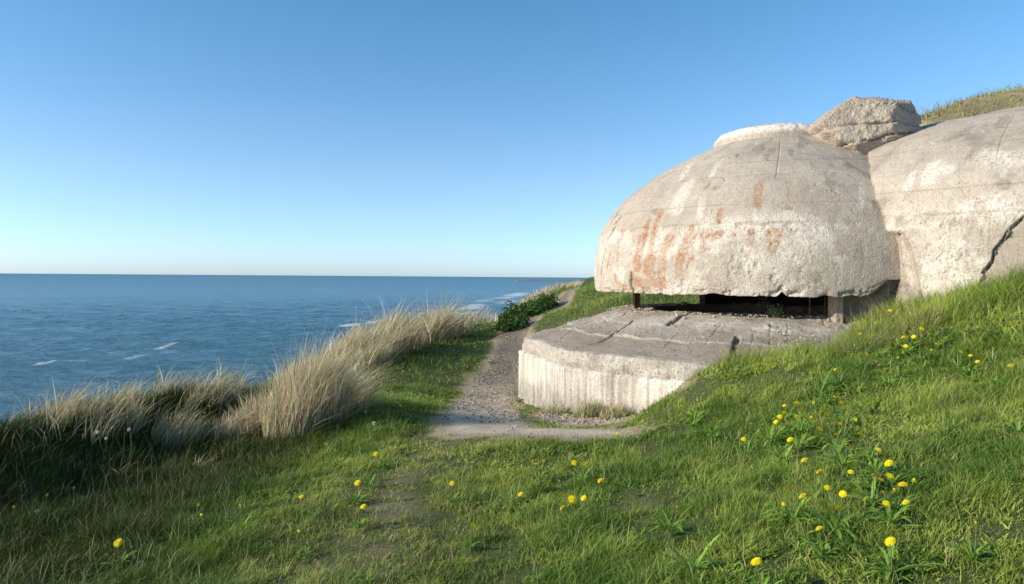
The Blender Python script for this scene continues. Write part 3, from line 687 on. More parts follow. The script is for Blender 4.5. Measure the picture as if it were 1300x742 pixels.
# ------------------------------------------------------------------ blades
def blades(x, y, z, h, w, lean, ang, droop, c0, c1, seg=3, bow=None):
    """ribbon blades. lean: (n,2) horizontal tip offset; returns V,F,colour"""
    n = len(x); t_ = np.linspace(0, 1, seg+1)
    L_ = np.hypot(lean[:, 0], lean[:, 1])
    cx = x[:, None]+lean[:, :1]*(t_**1.7)[None]; cy = y[:, None]+lean[:, 1:]*(t_**1.7)[None]
    cz = z[:, None]+h[:, None]*(t_[None]-droop[:, None]*t_[None]**3)
    wd = w[:, None]*(1-t_[None]**1.6*.92)*.5
    wx, wy = np.cos(ang)[:, None]*wd, np.sin(ang)[:, None]*wd
    V = np.stack([np.stack([cx-wx, cy-wy, cz], -1), np.stack([cx+wx, cy+wy, cz], -1)], 2)      # n,seg+1,2,3
    idx = np.arange(seg)*2
    f = np.stack([idx, idx+1, idx+3, idx+2], -1)
    Fc = (f[None]+(np.arange(n)*(seg+1)*2)[:, None, None]).reshape(-1, 4)
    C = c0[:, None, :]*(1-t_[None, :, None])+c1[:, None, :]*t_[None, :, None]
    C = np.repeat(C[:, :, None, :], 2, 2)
    return V.reshape(-1, 3), Fc, C.reshape(-1, 3)
def inapron(x, y, r=4.93): return np.hypot(x-CX, y-CY) < r
def under_bunker(x, y, z):
    r = np.hypot(x-CX, y-CY); rb_ = np.hypot(x-BX, y-BY)
    a = (r < 4.95) & (z < aptop(r)+.02)
    bz = np.interp(np.clip(z, .3, 5.3), BPROF[:, 1], BPROF[:, 0])
    return a | (r < 3.45) | (rb_ < bz-.02)

def sample_ground(n, r0, r1, a0=-54, a1=54, ex=1.0):
    a = R(a0)+rng.random(n)*R(a1-a0)
    r = np.sqrt(r0*r0+rng.random(n)*(r1*r1-r0*r0))
    return r*np.sin(a), r*np.cos(a)
GR = [[], [], []]
def lawn(n, r0, r1, hs, ws, seg):
    x, y = sample_ground(n, r0, r1)
    xe_ = np.interp(y, EY, EX); q_ = (x > xe_-1.6) & ~((np.hypot(x-CX, y-CY) < 3.45) | (np.hypot(x-BX, y-BY) < 2))
    x, y = x[q_], y[q_]; n = len(x)
    z = hgt(x, y)
    be = beyond(x, y); pd = path_d(x, y); wd = worn_d(x, y)
    mound = sst(3.6, 4.6, z)*sst(6, 8, x)
    patch = fbm(x*1.3, y*1.3, 12., o=4)
    pr = sst(-.1, .25, pd+.12*rng.normal(size=n))*(1-sst(.2, 1.2, be))
    pr *= .8+.2*sst(-.25, .35, wd)
    pr *= 1-.2*mound
    pr *= 1-.15*sst(.38, .6, patch)
    keepm = (rng.random(n) < pr) & ~under_bunker(x, y, z)
    x, y, z, be, mound, pd, wd = [q_[keepm] for q_ in (x, y, z, be, mound, pd, wd)]; n = len(x)
    tuft = fbm(x*2.2, y*2.2, 3., o=3); tuft2 = fbm(x*7, y*7, 5., o=2)
    # taller beside the concrete and over the right slope
    rd = np.hypot(x-CX, y-CY); nearwall = np.clip(1-np.abs(rd-5.0)/.7, 0, 1)*sst(1.2, 2.2, x)
    rbd = np.hypot(x-BX, y-BY); nearwall = np.maximum(nearwall, np.clip(1-np.abs(rbd-5.4)/1.3, 0, 1)*(y < 13))
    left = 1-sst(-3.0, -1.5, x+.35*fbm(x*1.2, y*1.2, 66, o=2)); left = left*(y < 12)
    tall = 1.08+1.8*np.clip(tuft, -.42, 1)+1.2*tuft2+1.3*(rng.random(n) < .035)+2.6*nearwall+1.6*left+.5*sst(3, 5, x)
    h = hs*np.clip(tall, .35, 5)*rng.uniform(.5, 1.3, n)*(1-.1*mound)*(.55+.45*sst(-.1, .6, wd))*(.35+.65*sst(.0, .8, pd+.2*rng.normal(size=n)))
    la = rng.random(n)*6.28+0; lm = h*rng.uniform(.15, .95, n)
    lean = np.stack([np.cos(la)*lm+.12*h+.1*fbm(x*3, y*3, 8)*h*4, np.sin(la)*lm+.1*fbm(x*3, y*3, 18)*h*4], -1)
    ang_ = rng.random(n)*6.28
    hue = np.clip(.42+.7*fbm(x*1.1, y*1.1, 31, o=3)+.7*fbm(x*4.5, y*4.5, 35, o=2)+rng.normal(0, .28, n), 0, 1)[:, None]
    g0 = np.array([.115, .215, .028]); g1 = np.array([.43, .51, .09])
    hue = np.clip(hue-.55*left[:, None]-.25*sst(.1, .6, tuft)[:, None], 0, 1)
    tip = (g0*(1-hue)+g1*hue)*(1-.66*left[:, None])  # left foreground blades darkened in colour to stand in for the fringe's shadow
    dry = (rng.random(n) < np.clip(.05+.22*nearwall*sst(0, .3, fbm(x*2, y*2, 77, o=2))*1.6+.5*mound+.3*(1-sst(.1, .9, wd))+.12*sst(-.5, .5, be), 0, .9))[:, None]
    tip = np.where(dry, np.array([.42, .33, .17])*rng.uniform(.75, 1.15, (n, 1)), tip*rng.uniform(.8, 1.2, (n, 1)))
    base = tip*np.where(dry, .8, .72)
    dist = np.hypot(x, y); broad = rng.random(n) < .07+.6*sst(.0, .25, fbm(x*1.7, y*1.7, 90, o=3)); ws = np.where(broad, ws*3.4, ws*1.15); h = np.where(broad, np.minimum(h*.8, .07), h)
    stray = rng.random(n) < .006; h = np.where(stray, h*2.6+.03, h); ws = np.where(stray, ws*.45, ws); tip = np.where(stray[:, None], np.array([.62, .5, .3]), tip)
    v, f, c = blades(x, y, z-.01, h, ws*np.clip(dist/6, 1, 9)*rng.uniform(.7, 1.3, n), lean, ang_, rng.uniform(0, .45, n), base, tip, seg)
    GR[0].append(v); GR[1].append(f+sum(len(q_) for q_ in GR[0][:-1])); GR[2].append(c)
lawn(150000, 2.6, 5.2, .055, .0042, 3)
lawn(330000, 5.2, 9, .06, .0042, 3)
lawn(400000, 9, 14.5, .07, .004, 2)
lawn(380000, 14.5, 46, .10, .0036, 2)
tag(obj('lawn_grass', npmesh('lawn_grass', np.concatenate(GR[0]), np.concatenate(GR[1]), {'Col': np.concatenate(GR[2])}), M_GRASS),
    'short green turf grass covering the cliff top around the path and bunker', 'grass', kind='stuff')

# ------------------------------------------------------------------ marram (dune grass)
STRAW = np.array([[.84, .68, .46], [.74, .57, .36], [.88, .76, .56], [.52, .36, .22], [.40, .42, .16], [.22, .32, .08]])
def marram(x, y, hm, wind=(.32, .08), w=.007, green=.2, spread=.72, seg=6, zoff=0):
    n = len(x); z = hgt(x, y)-.03+zoff
    h = hm*rng.uniform(.55, 1.08, n)
    la = rng.random(n)*6.28; lm = h*spread*rng.random(n)**.7
    lean = np.stack([np.cos(la)*lm+wind[0]*h*rng.uniform(.4, 1.5, n), np.sin(la)*lm*.8+wind[1]*h], -1)
    brk = rng.random(n) < .09; h = np.where(brk, h*.45, h); lean = np.where(brk[:, None], lean*1.8+rng.normal(0, .1, (n, 2)), lean); w = w*rng.choice([.6, .8, 1.0, 1.3], n)
    k = rng.integers(0, 4, n); isg = rng.random(n) < green; k = np.where(isg, rng.integers(4, 6, n), k)
    tip = STRAW[k]*rng.uniform(.75, 1.15, (n, 1)); base = np.where(rng.random((n, 1)) < .6, tip*.8, np.array([.15, .20, .06]))
    d = np.hypot(x, y)
    return blades(x, y, z, h, w*np.clip(d/7, 1, 5)*rng.uniform(.7, 1.3, n), lean, rng.random(n)*6.28, rng.uniform(.05, .4, n), base, tip, seg)
def fringe(n, y0, y1, o0, o1, hf, dens, name, label, **kw):
    y = y0+(y1-y0)*rng.random(n); xe = np.interp(y, EY, EX)
    x = xe+o0+(o1-o0)*rng.random(n)
    cl = fbm(x*1.7, y*1.7, 51, o=3)+.5*fbm(x*6, y*6, 5, o=2)
    k = rng.random(n) < np.clip(dens+1.3*cl, 0.03, 1); x, y, cl = x[k], y[k], cl[k]
    h = hf(y)*np.clip(1+.55*cl+.25*fbm(x*.9, y*.9, 4, o=2), .4, 1.6)
    v, f, c = marram(x, y, h, **kw)
    return tag(obj(name, npmesh(name, v, f, {'Col': c}), M_STRAW), label, 'dune grass', kind='stuff')
fringe(15000, .5, 10.6, -.75, .6, lambda y: .50+0*y, .34, 'dune_grass', 'thin straw-coloured dune grass along the cliff edge in the left foreground', green=.2)
fringe(12000, 13.6, 24, -.8, .9, lambda y: .48+.85*sst(15.5, 20, y), .5, 'dune_grass', 'thick band of pale dune grass on the cliff edge left of the path', green=.14)
fringe(9000, 24, 60, -1.2, .8, lambda y: .95-.5*sst(26, 35, y), .6, 'dune_grass', 'far pale dune grass on the cliff edge beyond the path', green=.12, seg=4)

def tuft(u, v, n, rx, ry, h, label, group=None, pos=None, **kw):
    c = onground(u, v) if pos is None else pos
    a = rng.random(n)*6.28; r = np.sqrt(rng.random(n))
    x = c[0]+np.cos(a)*r*rx; y = c[1]+np.sin(a)*r*ry
    hh = h*(1-.45*r**2)*np.ones(n)
    v_, f, cc = marram(x, y, hh, **kw)
    v_ = v_-c[None]
    o = obj('marram_tuft', npmesh('marram_tuft', v_, f, {'Col': cc}), M_STRAW, loc=c)
    return tag(o, label, 'grass tuft', group)
G1 = 'tufts of marram grass along the cliff edge'
tuft(388, 541, 3400, .52, .7, 1.45, 'biggest straw-coloured marram tuft, tall and dense, on the cliff edge left of the path', G1, spread=.42, green=.16, wind=(.16, .05))
tuft(430, 522, 900, .4, .55, .95, 'marram tuft leaning right at the right foot of the biggest straw tuft', G1, spread=.6, green=.22, wind=(.5, .0))
tuft(335, 545, 800, .4, .5, .75, 'low marram tuft at the left foot of the biggest straw tuft', G1, spread=.6, green=.15, wind=(-.1, .05))
tuft(480, 462, 600, .3, .4, .75, 'small isolated marram tuft between the biggest tuft and the long pale band', G1, spread=.5, green=.2)
tuft(296, 555, 700, .35, .3, .5, 'arching marram tuft drooping rightwards over dark turf, left of the biggest tuft', G1, spread=.7, green=.1, wind=(.5, -.1))
tuft(225, 562, 700, .3, .3, .56, 'narrow upright marram tuft standing above white seed heads in the left foreground', G1, spread=.4, green=.3)
tuft(252, 600, 60, .04, .04, .34, 'few long bleached blades arching over the dark turf in the left foreground', G1, spread=1.0, green=.0, wind=(.3, 0))
tuft(150, 610, 34, .05, .05, .30, 'single thin arch of bleached blades on dark turf near the bottom left', G1, spread=1.1, green=.0, wind=(.2, 0))
tuft(748, 530, 420, .26, .14, .42, 'small green and straw grass tuft at the foot of the pale base wall', 'tufts at the foot of the base wall', spread=.7, green=.55, wind=(.1, 0))
tuft(780, 531, 380, .22, .14, .36, 'dry grass tuft at the foot of the base wall near the slope', 'tufts at the foot of the base wall', spread=.7, green=.3, wind=(.1, 0))
tuft(702, 526, 420, .32, .16, .26, 'low dry tuft at the foot of the left end of the base wall', 'tufts at the foot of the base wall', spread=.8, green=.3, wind=(.1, 0))

# ------------------------------------------------------------------ leafy plants
def leafmesh(length, width, curl, rise, teeth=5, n=12):
    """one jagged dandelion leaf along +x"""
    t_ = np.linspace(0, 1, n)
    prof_ = np.sin(np.pi*np.clip(t_*.9+.06, 0, 1))**.8*(.45+.55*t_)
    saw = 1-.55*((t_*teeth) % 1)
    hw = width*.5*prof_*saw
    zz = rise*length*(t_-curl*t_**2); xx = length*(t_*(1-.25*rise))
    A = np.stack([xx, -hw, zz+abs(hw)*.35], -1); B = np.stack([xx, 0*xx, zz], -1); Cc = np.stack([xx, hw, zz+abs(hw)*.35], -1)
    V = np.stack([A, B, Cc], 1).reshape(-1, 3)
    i = np.arange(n-1)*3
    f = np.concatenate([np.stack([i, i+3, i+4, i+1], -1), np.stack([i+1, i+4, i+5, i+2], -1)])
    return V, f
def rosette(nl, size, upright=.5, col=(.20, .34, .05)):
    VV, FF, CC = [], [], []; o_ = 0
    for k in range(nl):
        V, f = leafmesh(size*rng.uniform(.45, 1.15), size*rng.uniform(.13, .22), rng.uniform(.3, .9), upright*rng.uniform(.3, 1.5), teeth=rng.integers(4, 7))
        a = k*2.4+rng.uniform(-.3, .3); ca, sa = math.cos(a), math.sin(a)
        V = np.stack([V[:, 0]*ca-V[:, 1]*sa, V[:, 0]*sa+V[:, 1]*ca, V[:, 2]], -1)
        VV.append(V); FF.append(f+o_); o_ += len(V); CC.append(np.repeat(np.array([col])*rng.uniform(.75, 1.35), len(V), 0))
    return npmesh('leaf_rosette', np.concatenate(VV), np.concatenate(FF), {'Col': np.concatenate(CC)})
def headmesh(rad):
    VV, FF = [], []; o_ = 0
    for ring, (n, rr, z, tilt) in enumerate([(22, 1, 0, .15), (18, .78, .12, .5), (13, .5, .2, 1.0), (7, .25, .26, 2.)]):
        for k in range(n):
            a = (k+.5*ring)/n*6.283+random.uniform(-.1, .1); w_ = .16*(1+.2*ring)
            pts = np.array([[0, -.03, 0], [0, .03, 0], [rr*.6, w_*.5, .0], [rr*.6, -w_*.5, .0], [rr, w_*.35, -.02], [rr, -w_*.35, -.02]])
            pts[:, 2] += z+pts[:, 0]*tilt*.25
            ca, sa = math.cos(a), math.sin(a)
            VV.append(np.stack([pts[:, 0]*ca-pts[:, 1]*sa, pts[:, 0]*sa+pts[:, 1]*ca, pts[:, 2]], -1)*rad)
            FF.append(np.array([[0, 1, 2, 3], [3, 2, 4, 5]])+o_); o_ += 6
    return npmesh('flower_head', np.concatenate(VV), np.concatenate(FF))
def tubemesh(pts, r, n=5):
    pts = np.array(pts); a = np.linspace(0, 6.283, n, endpoint=False)
    V = np.concatenate([np.stack([p_[0]+np.cos(a)*r, p_[1]+np.sin(a)*r, p_[2]+0*a], -1) for p_ in pts])
    return npmesh('stem', V, gridfaces(len(pts), n, True))
HEADS = [headmesh(1.0) for _ in range(3)]
for hm_ in HEADS: hm_.materials.append(M_PETAL)
def puffmesh():
    V, Fc = icos(2); n = len(V); VV, FF = [], []
    for k in range(n):
        d = V[k]/np.linalg.norm(V[k]); a = np.cross(d, [.3, .5, .8]); a /= np.linalg.norm(a); b = np.cross(d, a)
        o_ = len(VV)*5
        VV.append(np.array([d*.2, d+a*.22, d+b*.22, d-a*.22, d-b*.22]))
        FF.append(np.array([[0, 1, 2], [0, 2, 3], [0, 3, 4], [0, 4, 1]])+o_)
    return npmesh('seed_head', np.concatenate(VV), np.concatenate(FF))
PUFF = puffmesh(); PUFF.materials.append(M_PUFF)

YEL = [(1170,418),(1124,419),(1118,433),(1085,439),(1097,430),(1147,429),(1140,423),(1167,435),(1189,437),(1167,447),(1190,408),(1130,395),(1241,460),(1251,469),(1283,465),(1297,521),(1077,521),(1104,513),(1067,539),(1033,512),(1022,501),(1095,553),(1115,572),(1109,604),(1146,617),(1160,613),(1089,625),(1065,646),(1087,648),(1028,638),(1135,625),(1118,611),
 (996,516),(996,525),(1018,520),(944,558),(940,546),(974,546),(1003,559),(1021,585),(915,536),(906,531),(875,525),(883,517),(797,550),(784,551),(763,580),(762,611),(861,647),(997,623),(1019,631),(1007,621),(995,641),
 (509,515),(526,518),(493,527),(515,516),(498,572),(477,577),(495,570),(503,570),(461,588),(452,595),(465,595),(454,614),(445,643),(454,641),(461,644),(574,614),(608,606),(641,615),(661,628),(673,584),(680,589),(691,587),(710,582),(736,583),(742,590),(729,588),(753,578),(720,631),(726,634),(741,633),(714,646),(723,643),(658,515),(665,518),(673,517),(671,506),(650,502),
 (413,564),(426,573),(383,632),(404,631),(428,643),(306,644),(464,506),(493,571),(570,442),(586,457),(577,476),(622,452),(507,516),(609,466),(59,630),(93,621),(17,645),(260,525),(266,516),(251,643),(316,521),(256,655),(1210,520),(1060,505),(1052,540),(1030,530),
 (150,690),(380,676),(600,668),(690,700),(880,690),(1040,672),(1130,690),(1240,668),(960,715),(470,705),
 (1048,522),(1062,552),(1086,534),(1012,530),(1040,545),(1128,590),(1080,600),(1050,620),(1100,636),(1125,640),(1150,440),(1105,436),(1135,412),(1180,425),(1058,492),(1012,512),(985,536),(960,552),(1075,565),
 (1092,424),(1108,426),(1130,442),(1120,448),(1155,422),(1160,428),(1175,441),(1182,446),(1140,455),(1100,450),(1200,430),(1196,418),(1112,410),(1148,402),(1078,448),(1060,470),(1090,475),(1125,470),(1220,447),(1232,452),(1045,500),(1068,512),(1026,548),(990,530),(1008,545),(1112,560),(1085,590),(1130,606),(1070,628),(1122,628),(1150,640),(1040,600),(968,540),(952,545)]
WHT = [(464,523),(135,557),(164,546),(124,550),(47,650),(475,538)]
def base_of(u, v, lift):
    return onground(u, v, lift)
HT = {}
items = []
for (u, v) in YEL:
    lift = .18 if v > 480 else .21
    if (u, v) in ((260, 525), (266, 516), (316, 521)): lift = .3
    items.append((base_of(u, v, lift), lift, u, v, 'y'))
for (u, v) in WHT: 
    lift = .30 if u < 200 and v < 600 else .14
    items.append((base_of(u, v, lift), lift, u, v, 'w'))
plants = []
for it in items:
    for pl in plants:
        if np.hypot(*(pl[0][0][:2]-it[0][:2])) < .2 and pl[0][4] == it[4] and len(pl) < 4: pl.append(it); break
    else: plants.append([it])
NUM = ['', 'one-flowered', 'two-flowered', 'three-flowered', 'four-flowered']
ORD = ['leftmost', 'second from left', 'third from left', 'fourth from left', 'fifth from left', 'sixth from left', 'seventh from left', 'eighth from left', 'ninth from left', 'tenth from left',
       'eleventh from left', 'twelfth from left', 'thirteenth from left', 'fourteenth from left', 'fifteenth from left', 'sixteenth from left', 'seventeenth from left', 'eighteenth from left', 'nineteenth from left', 'twentieth from left']+[w_+' from left' for w_ in 'twenty-first twenty-second twenty-third twenty-fourth twenty-fifth twenty-sixth twenty-seventh twenty-eighth twenty-ninth thirtieth'.split()]
REG = [(lambda u, v: v > 655, 'along the very bottom of the turf'), (lambda u, v: v < 456 and u > 1065, 'on the grass crest below the rear block'), (lambda u, v: u > 1200, 'high on the far right slope'),
       (lambda u, v: u > 1008 and v < 566, 'in the cluster midway up the right slope'), (lambda u, v: u > 985 and v >= 566, 'low on the right slope'), (lambda u, v: u > 860 and v < 566, 'on the slope below the apron slab'),
       (lambda u, v: u > 700, 'on the turf in front of the base wall'), (lambda u, v: u > 640 and v < 530, 'at the left corner of the base wall'), (lambda u, v: u > 560 and v > 560, 'just right of the worn track'),
       (lambda u, v: u > 410 and v > 560, 'just left of the worn track'), (lambda u, v: u > 400, 'on the green bank left of the path'), (lambda u, v: v < 535, 'among the dune grass in the left foreground'), (lambda u, v: True, 'in the dark turf of the left foreground')]
PL = []
for k, pl in enumerate(plants):
    c = np.mean([i_[0] for i_ in pl], 0)+np.array([rng.uniform(-.04, .04), rng.uniform(.0, .05), 0]); c[2] = h1(c[0], c[1])
    yel = pl[0][4] == 'y'
    e = empty('dandelion' if yel else 'dandelion_clock', c)
    PL.append((e, pl))
    size = rng.uniform(.10, .17)*(1.35 if pl[0][2] > 860 else .85)
    obj('leaf_rosette', rosette(int(rng.integers(18, 32)), size, .95), M_WEED, e, loc=(0, 0, .015))
    for (g_, lift, u, v, kd) in pl:
        tip_ = g_+np.array([0, 0, lift])-c
        pts = [np.array([0, 0, 0])*(1-s)+tip_*s+np.array([.012*math.sin(s*3), .0, 0]) * (1-s) for s in (0, .3, .6, .85, 1.)]
        st = obj('stem', tubemesh(pts, .0028), M_STEM, e)
        hd = obj('flower_head' if yel else 'seed_head', HEADS[int(rng.integers(0, 3))] if yel else PUFF, None, st, loc=tip_)
        r_ = rng.uniform(.019, .030)*(1.0 if yel else .8); bud = yel and rng.random() < .2; hd.scale = (r_*.5, r_*.5, r_*1.9) if bud else (r_, r_, r_*(1.1 if yel else 1))
        hd.rotation_euler = (rng.uniform(.2, .8), rng.uniform(-.5, .1), rng.random()*6)

for kind_ in ('y', 'w'):
    reg = {}
    for e, pl in PL:
        if pl[0][4] != kind_: continue
        uu, vv_ = np.mean([p_[2] for p_ in pl]), np.mean([p_[3] for p_ in pl])
        k_ = next(i for i, (f_, _) in enumerate(REG) if f_(uu, vv_)); reg.setdefault(k_, []).append((uu, e, len(pl)))
    for k_, lst in reg.items():
        lst.sort(key=lambda a_: a_[0])
        for i_, (uu, e, nf) in enumerate(lst):
            what = (NUM[nf]+' dandelion') if kind_ == 'y' else 'white seed head'+('s' if nf > 1 else '')
            pos_ = (', '+ORD[i_]+' of those ') if len(lst) > 1 else ' '
            tag(e, what+pos_+REG[k_][1], 'dandelion', ('yellow dandelions ' if kind_ == 'y' else 'white seed heads ')+REG[k_][1])
# leafy clumps without flowers: broad weed leaves in the turf
def weed(u, v, size, nl, label, name='leafy_weed', cat='weed', group=None, col=(.16, .28, .045), up=.9, pos=None):
    c = onground(u, v) if pos is None else np.array(pos)
    e = obj(name, rosette(nl, size, up, col), M_WEED, loc=c)
    return tag(e, label, cat, group)
GW = 'broad-leaved weeds in the turf'
weed(1040, 505, .3, 22, 'large leafy weed with long upright leaves on the slope below the apron slab', group=GW)
weed(1000, 540, .2, 16, 'leafy weed among yellow dandelions in the middle of the right slope', group=GW)
weed(1105, 530, .24, 18, 'broad-leaved weed ringed by dandelions on the right slope', group=GW)
weed(960, 560, .2, 14, 'pale-leaved weed low on the slope, left of the leafy weed among dandelions', group=GW)
weed(1130, 620, .24, 22, 'dark sprawling weed near the bottom right with dandelions on it', group=GW)
weed(1145, 400, .2, 14, 'weed growing at the foot of the rear block where the slope meets it', group=GW)
weed(1265, 468, .14, 12, 'pale spreading weed with budding flowers high on the right slope', group=GW)
weed(480, 575, .15, 18, 'low leafy weed beside the worn track left of centre', group=GW)
weed(450, 605, .16, 20, 'dark leafy weed beside bleached stalks in the left foreground', group=GW)
weed(660, 512, .2, 22, 'bushy green weed at the left corner of the base wall', group=GW)
weed(712, 528, .12, 12, 'small green weed below the left part of the base wall', group=GW)
weed(165, 560, .2, 14, 'bright green weed below white seed heads in the left foreground', group=GW, col=(.13, .26, .03))
weed(440, 497, .2, 12, 'tall-leaved weed right of the biggest marram tuft', group=GW, col=(.13, .24, .04))

def bushy(name, c, rx, rz_, n, leaf, col, label, group=None, cat='bush'):
    VV, FF, CC = [], [], []
    d = rng.normal(size=(n, 3)); d /= np.linalg.norm(d, axis=1)[:, None]; d[:, 2] = np.abs(d[:, 2])
    rr = rng.random(n)**.5*(1+.85*fbm(d[:, 0]*2.4+c[0], d[:, 1]*2.4, d[:, 2]*2.4, o=3))
    pc_ = d*rr[:, None]*np.array([rx, rx, rz_])
    u_ = rng.normal(size=(n, 3)); u_ /= np.linalg.norm(u_, axis=1)[:, None]; w_ = np.cross(u_, rng.normal(size=(n, 3))); w_ /= np.linalg.norm(w_, axis=1)[:, None]
    s = leaf*rng.uniform(.5, 1.2, n)[:, None]
    V = np.stack([pc_-u_*s, pc_+w_*s*.45, pc_+u_*s, pc_-w_*s*.45], 1).reshape(-1, 3)
    Fc = np.arange(n*4).reshape(-1, 4)
    Cc = np.repeat(np.array(col)*rng.uniform(.6, 1.4, (n, 1)), 4, 0)
    e = empty(name, c); tag(e, label, cat, group)
    obj('foliage', npmesh('foliage', V, Fc, {'Col': Cc}, smooth=False), M_WEED, e)
    q_ = [tubemesh([(0, 0, -.05), (math.cos(a)*rx*.3, math.sin(a)*rx*.3, rz_*.4), (math.cos(a)*rx*.55, math.sin(a)*rx*.55, rz_*.75)], .008) for a in (0.3, 2.3, 4.4)]
    for m_ in q_: obj('stem', m_, M_STEM, e)
    return e
GB = 'leafy bushes along the left bank of the path'
for (u, Yb, rx, rz_, lab) in [(650, 23, .6, .5, 'dark green leafy bush in shade where the path starts to climb, nearest of its row'), (662, 26, .75, .62, 'leafy bush in the middle of the row on the left bank of the path'),
                              (677, 29, .85, .68, 'leafy bush on the left bank of the path near its top'), (692, 33, .8, .65, 'farthest leafy bush on the left bank beside the top of the path')]:
    x_ = ray(u, 400)[0]*Yb
    bushy('leafy_bush', np.array([x_, Yb, h1(x_, Yb)]), rx, rz_, 2400, .07, (.055, .11, .02), lab, GB)
for u, v, lab in [(985, 400, 'small pale flowering weed growing on the apron in front of the slit'), (1068, 398, 'small white-flowered weed at the right end of the slit'), (972, 404, 'tiny pale weed beside the flowering weed on the apron')]:
    z = 1.6
    for _ in range(8):
        d = ray(u, v); Yq = (z-H)/d[2]; pp = P(u, v, Yq); z = apz(pp[0], pp[1])
    bushy('sill_weed', np.array([pp[0], pp[1], z-.02]), .16, .16, 260, .02, (.30, .32, .14), lab, 'weeds rooted on the apron slab', 'weed')

# ------------------------------------------------------------------ sea
ra = np.concatenate([np.geomspace(9, 60, 160), np.geomspace(60, 600, 620)[1:], np.geomspace(600, 40000, 160)[1:]])
aa = np.linspace(R(-75), R(60), 700)
SA, SR = np.meshgrid(aa, ra); SX, SY = SR*np.sin(SA), SR*np.cos(SA)
def waves(x, y):
    z = 0*x
    # long swell runs to the shore (towards +x, slightly toward the camera)
    for (lam, amp, dirn, ph) in [(13, .24, -82, 0), (8.3, .16, -96, 1.3), (5.6, .09, -70, 2.2), (3.7, .06, -100, .4), (2.6, .045, -60, 3.), (1.9, .03, -115, 5.)]:
        d_ = R(dirn); k_ = 2*math.pi/lam
        pz = k_*(x*math.cos(d_)+y*math.sin(d_))+ph+2.2*fbm(x/lam*.25, y/lam*.25, lam, o=2)
        s = 1-np.abs(np.sin(pz*.5))*1.0
        z = z+amp*(s**1.5*1.6-.8)*(1+.7*fbm(x/lam*.35, y/lam*.35, lam+9, o=2))
    return z
WZ = waves(SX, SY)*np.clip(1-np.log10(np.maximum(SR, 1)/130)/.62, .0, 1)*1.5
foam = np.zeros_like(SX)
def seapt(u, v):
    d = ray(u, v); Yq = (SEA-H)/d[2]; return (d[0]*Yq, Yq)
for (u0, v0, u1, v1, hw, st_) in [(50, 461, 112, 457, .28, .9), (192, 440, 236, 435, .38, .9), (160, 452, 190, 450, .4, .4), (440, 413, 470, 409, 1.2, 1), (470, 409, 505, 403, .9, .8), (404, 369, 440, 369, 3, .35), (596, 392, 606, 386, 3, .8), (612, 383, 618, 380, 3, .5),
                                  (634, 379, 648, 377, 4, .7), (650, 376, 664, 372, 5, .8), (590, 398, 600, 396, 2, .8), (705, 369, 722, 368, 5, .7), (10, 454, 40, 455, .3, .4), (640, 385, 650, 381, 3, .6), (530, 400, 560, 392, 1.5, .3)]:
    p0, p1 = seapt(u0, v0), seapt(u1, v1)
    sd = seg_d(SX+.8*fbm(SX*.5, SY*.5, 3, o=3), SY+1.6*fbm(SX*.4, SY*.4, 6, o=3), [p0, p1], [hw, hw*.5])
    m_ = (1-sst(-.3*hw, hw*1.3, sd))*st_
    foam = np.maximum(foam, m_); WZ = WZ+.12*m_*(hw < 1.6)
t = NT('sea_water')
wn = t.noise(1.1, 9, .68, t.scale((.45, 2.4, 1))); wn2 = t.noise(.13, 6, .6, t.scale((1, 3, 1))); wn3 = t.noise(5, 4, .6, t.scale((.6, 2.4, 1)))
deep = t.mix(t.ramp(t.noise(.012, 5, .6, t.scale((1, 3, 1))), [(.35, 0.), (.65, 1.)]), (.07, .19, .26), (.10, .235, .31))
fm = t.math('MULTIPLY', t.attr('foam'), t.ramp(t.noise(2.2, 6, .75, t.scale((1, 1.5, 1))), [(.36, .0), (.5, 1.)]))
wc = t.mix(fm, deep, (.82, .84, .84))
t.l.new(wc, t.p.inputs['Base Color']); t.l.new(t.math('ADD', t.math('MULTIPLY', t.attr('far'), .3), t.ramp(fm, [(0., .14), (1., .6)])), t.p.inputs['Roughness']); t.p.inputs['IOR'].default_value = 1.33
b = t.bump(wn2, 1., 1.8); b = t.bump(wn, 1., .5, b); b = t.bump(wn3, .8, .06, b)
t.l.new(b, t.p.inputs['Normal'])
sea = obj('sea', npmesh('sea', np.stack([SX, SY, WZ+SEA], -1).reshape(-1, 3), gridfaces(len(ra), len(aa)), {'foam': foam.ravel(), 'far': np.clip(np.log10(SR/60)/2.3, 0, 1).ravel()}), t.m)
tag(sea, kind='structure')

# breakwater -------------------------------------------------------------
Yb = -(SEA-H)/-ray(700, 357.6)[2]
Yb = abs((SEA-H)/ray(690, 357.7)[2])
x0, x1 = ray(654, 357)[0]*Yb, ray(790, 357)[0]*Yb
xs_ = np.linspace(x0, x1+120, 420); prof_ = np.array([(-9, -1.5), (-6, .8), (-3.5, 2.6), (-1.5, 3.3), (1.5, 3.2), (3.5, 2.6), (6, .8), (9, -1.5)])
Xb, _ = np.meshgrid(xs_, prof_[:, 0], indexing='ij')
Pb = np.repeat(prof_[None], len(xs_), 0)
nz = fbm(Xb*.4, Pb[..., 0]*.6, 1, o=4)
endt = np.clip((Xb-x0)/6, 0, 1)**.5
Vb = np.stack([Xb, Yb+Pb[..., 0]*endt+nz*1.2-.15*(Xb-x0)*0, SEA+(Pb[..., 1]+nz*.9)*endt], -1)
bw = empty('breakwater', (x0, Yb, SEA)); tag(bw, 'long low stone breakwater running out into the sea just under the horizon', 'breakwater')
obj('mole', npmesh('mole', Vb.reshape(-1, 3)-np.array([x0, Yb, SEA]), gridfaces(len(xs_), len(prof_))), mat_plain('breakwater_stone', (.19, .15, .13), .9, .4, .5), bw)
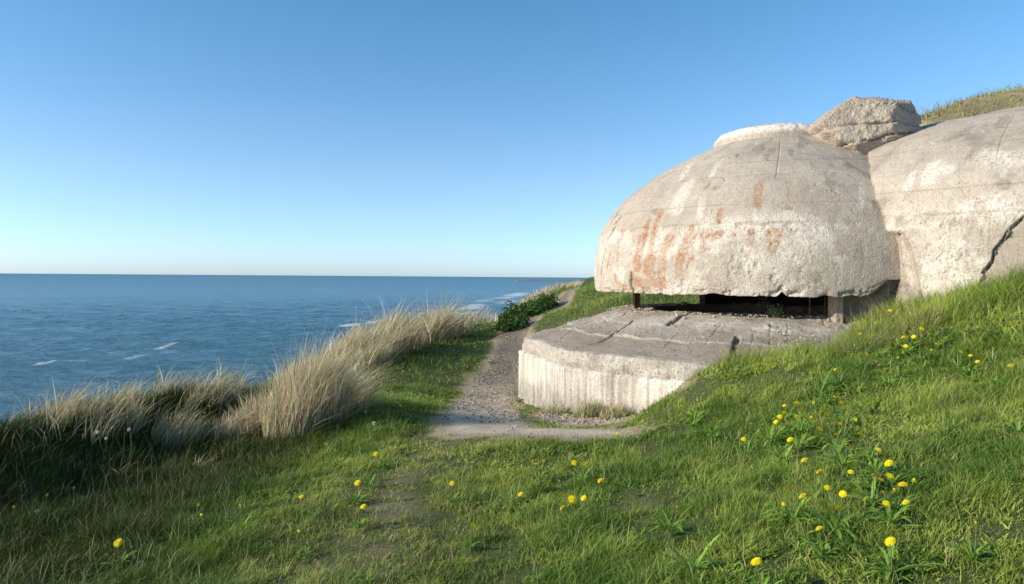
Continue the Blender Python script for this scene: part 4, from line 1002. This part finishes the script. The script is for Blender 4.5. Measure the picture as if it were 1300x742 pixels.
bm_obj('beacon', lambda bm: (bmesh.ops.create_cone(bm, segments=16, radius1=1.3, radius2=.8, depth=4.5, cap_ends=True, matrix=Matrix.Translation((7, 0, 5))), bmesh.ops.create_cone(bm, segments=16, radius1=1.1, radius2=.2, depth=1.0, cap_ends=True, matrix=Matrix.Translation((7, 0, 7.8)))), mat_plain('beacon_paint', (.25, .2, .18)), bw)

# ------------------------------------------------------------------ light
SUN_AZ, SUN_EL = -106.0, 22.0        # degrees from the view direction (negative = left), elevation
a_, e_ = R(SUN_AZ), R(SUN_EL)
sd = np.array([math.sin(a_)*math.cos(e_), math.cos(a_)*math.cos(e_), math.sin(e_)])
from mathutils import Vector
sl = bpy.data.lights.new('sun', 'SUN'); so = bpy.data.objects.new('sun', sl); COL.objects.link(so)
sl.energy = 4.0; sl.angle = R(.53); sl.color = (1, .91, .77)
so.rotation_euler = Vector(sd).to_track_quat('Z', 'Y').to_euler()
w = bpy.data.worlds.new('World'); sc.world = w; w.use_nodes = True
nt = w.node_tree; bg = nt.nodes['Background']; sky = nt.nodes.new('ShaderNodeTexSky')
sky.sky_type = 'NISHITA'; sky.sun_disc = False; sky.sun_elevation = e_; sky.sun_rotation = a_
sky.altitude = 0; sky.air_density = .8; sky.dust_density = .45; sky.ozone_density = 5.5
mul = nt.nodes.new('ShaderNodeMix'); mul.data_type = 'RGBA'; mul.blend_type = 'MULTIPLY'; mul.inputs[0].default_value = 1; mul.inputs[7].default_value = (1, 1, 1, 1)
tcw = nt.nodes.new('ShaderNodeTexCoord'); sx = nt.nodes.new('ShaderNodeSeparateXYZ'); rp = nt.nodes.new('ShaderNodeValToRGB'); nt.links.new(tcw.outputs['Generated'], sx.inputs[0]); nt.links.new(sx.outputs[2], rp.inputs[0])
for q_, (p_, c_) in zip((rp.color_ramp.elements[0], rp.color_ramp.elements.new(.12), rp.color_ramp.elements[-1]), ((0., (1.0, 1.04, 1.14)), (.13, (1.14, 1.04, .91)), (.4, (.74, 1.05, .93)))): q_.position = p_; q_.color = (*c_, 1)
nt.links.new(rp.outputs[0], mul.inputs[7])
nt.links.new(sky.outputs[0], mul.inputs[6]); nt.links.new(mul.outputs[2], bg.inputs[0]); bg.inputs[1].default_value = .15
sc.render.engine = 'CYCLES'
sc.view_settings.view_transform = 'Standard'; sc.view_settings.look = 'None'
sc.view_settings.exposure = 0.57; sc.view_settings.gamma = 1
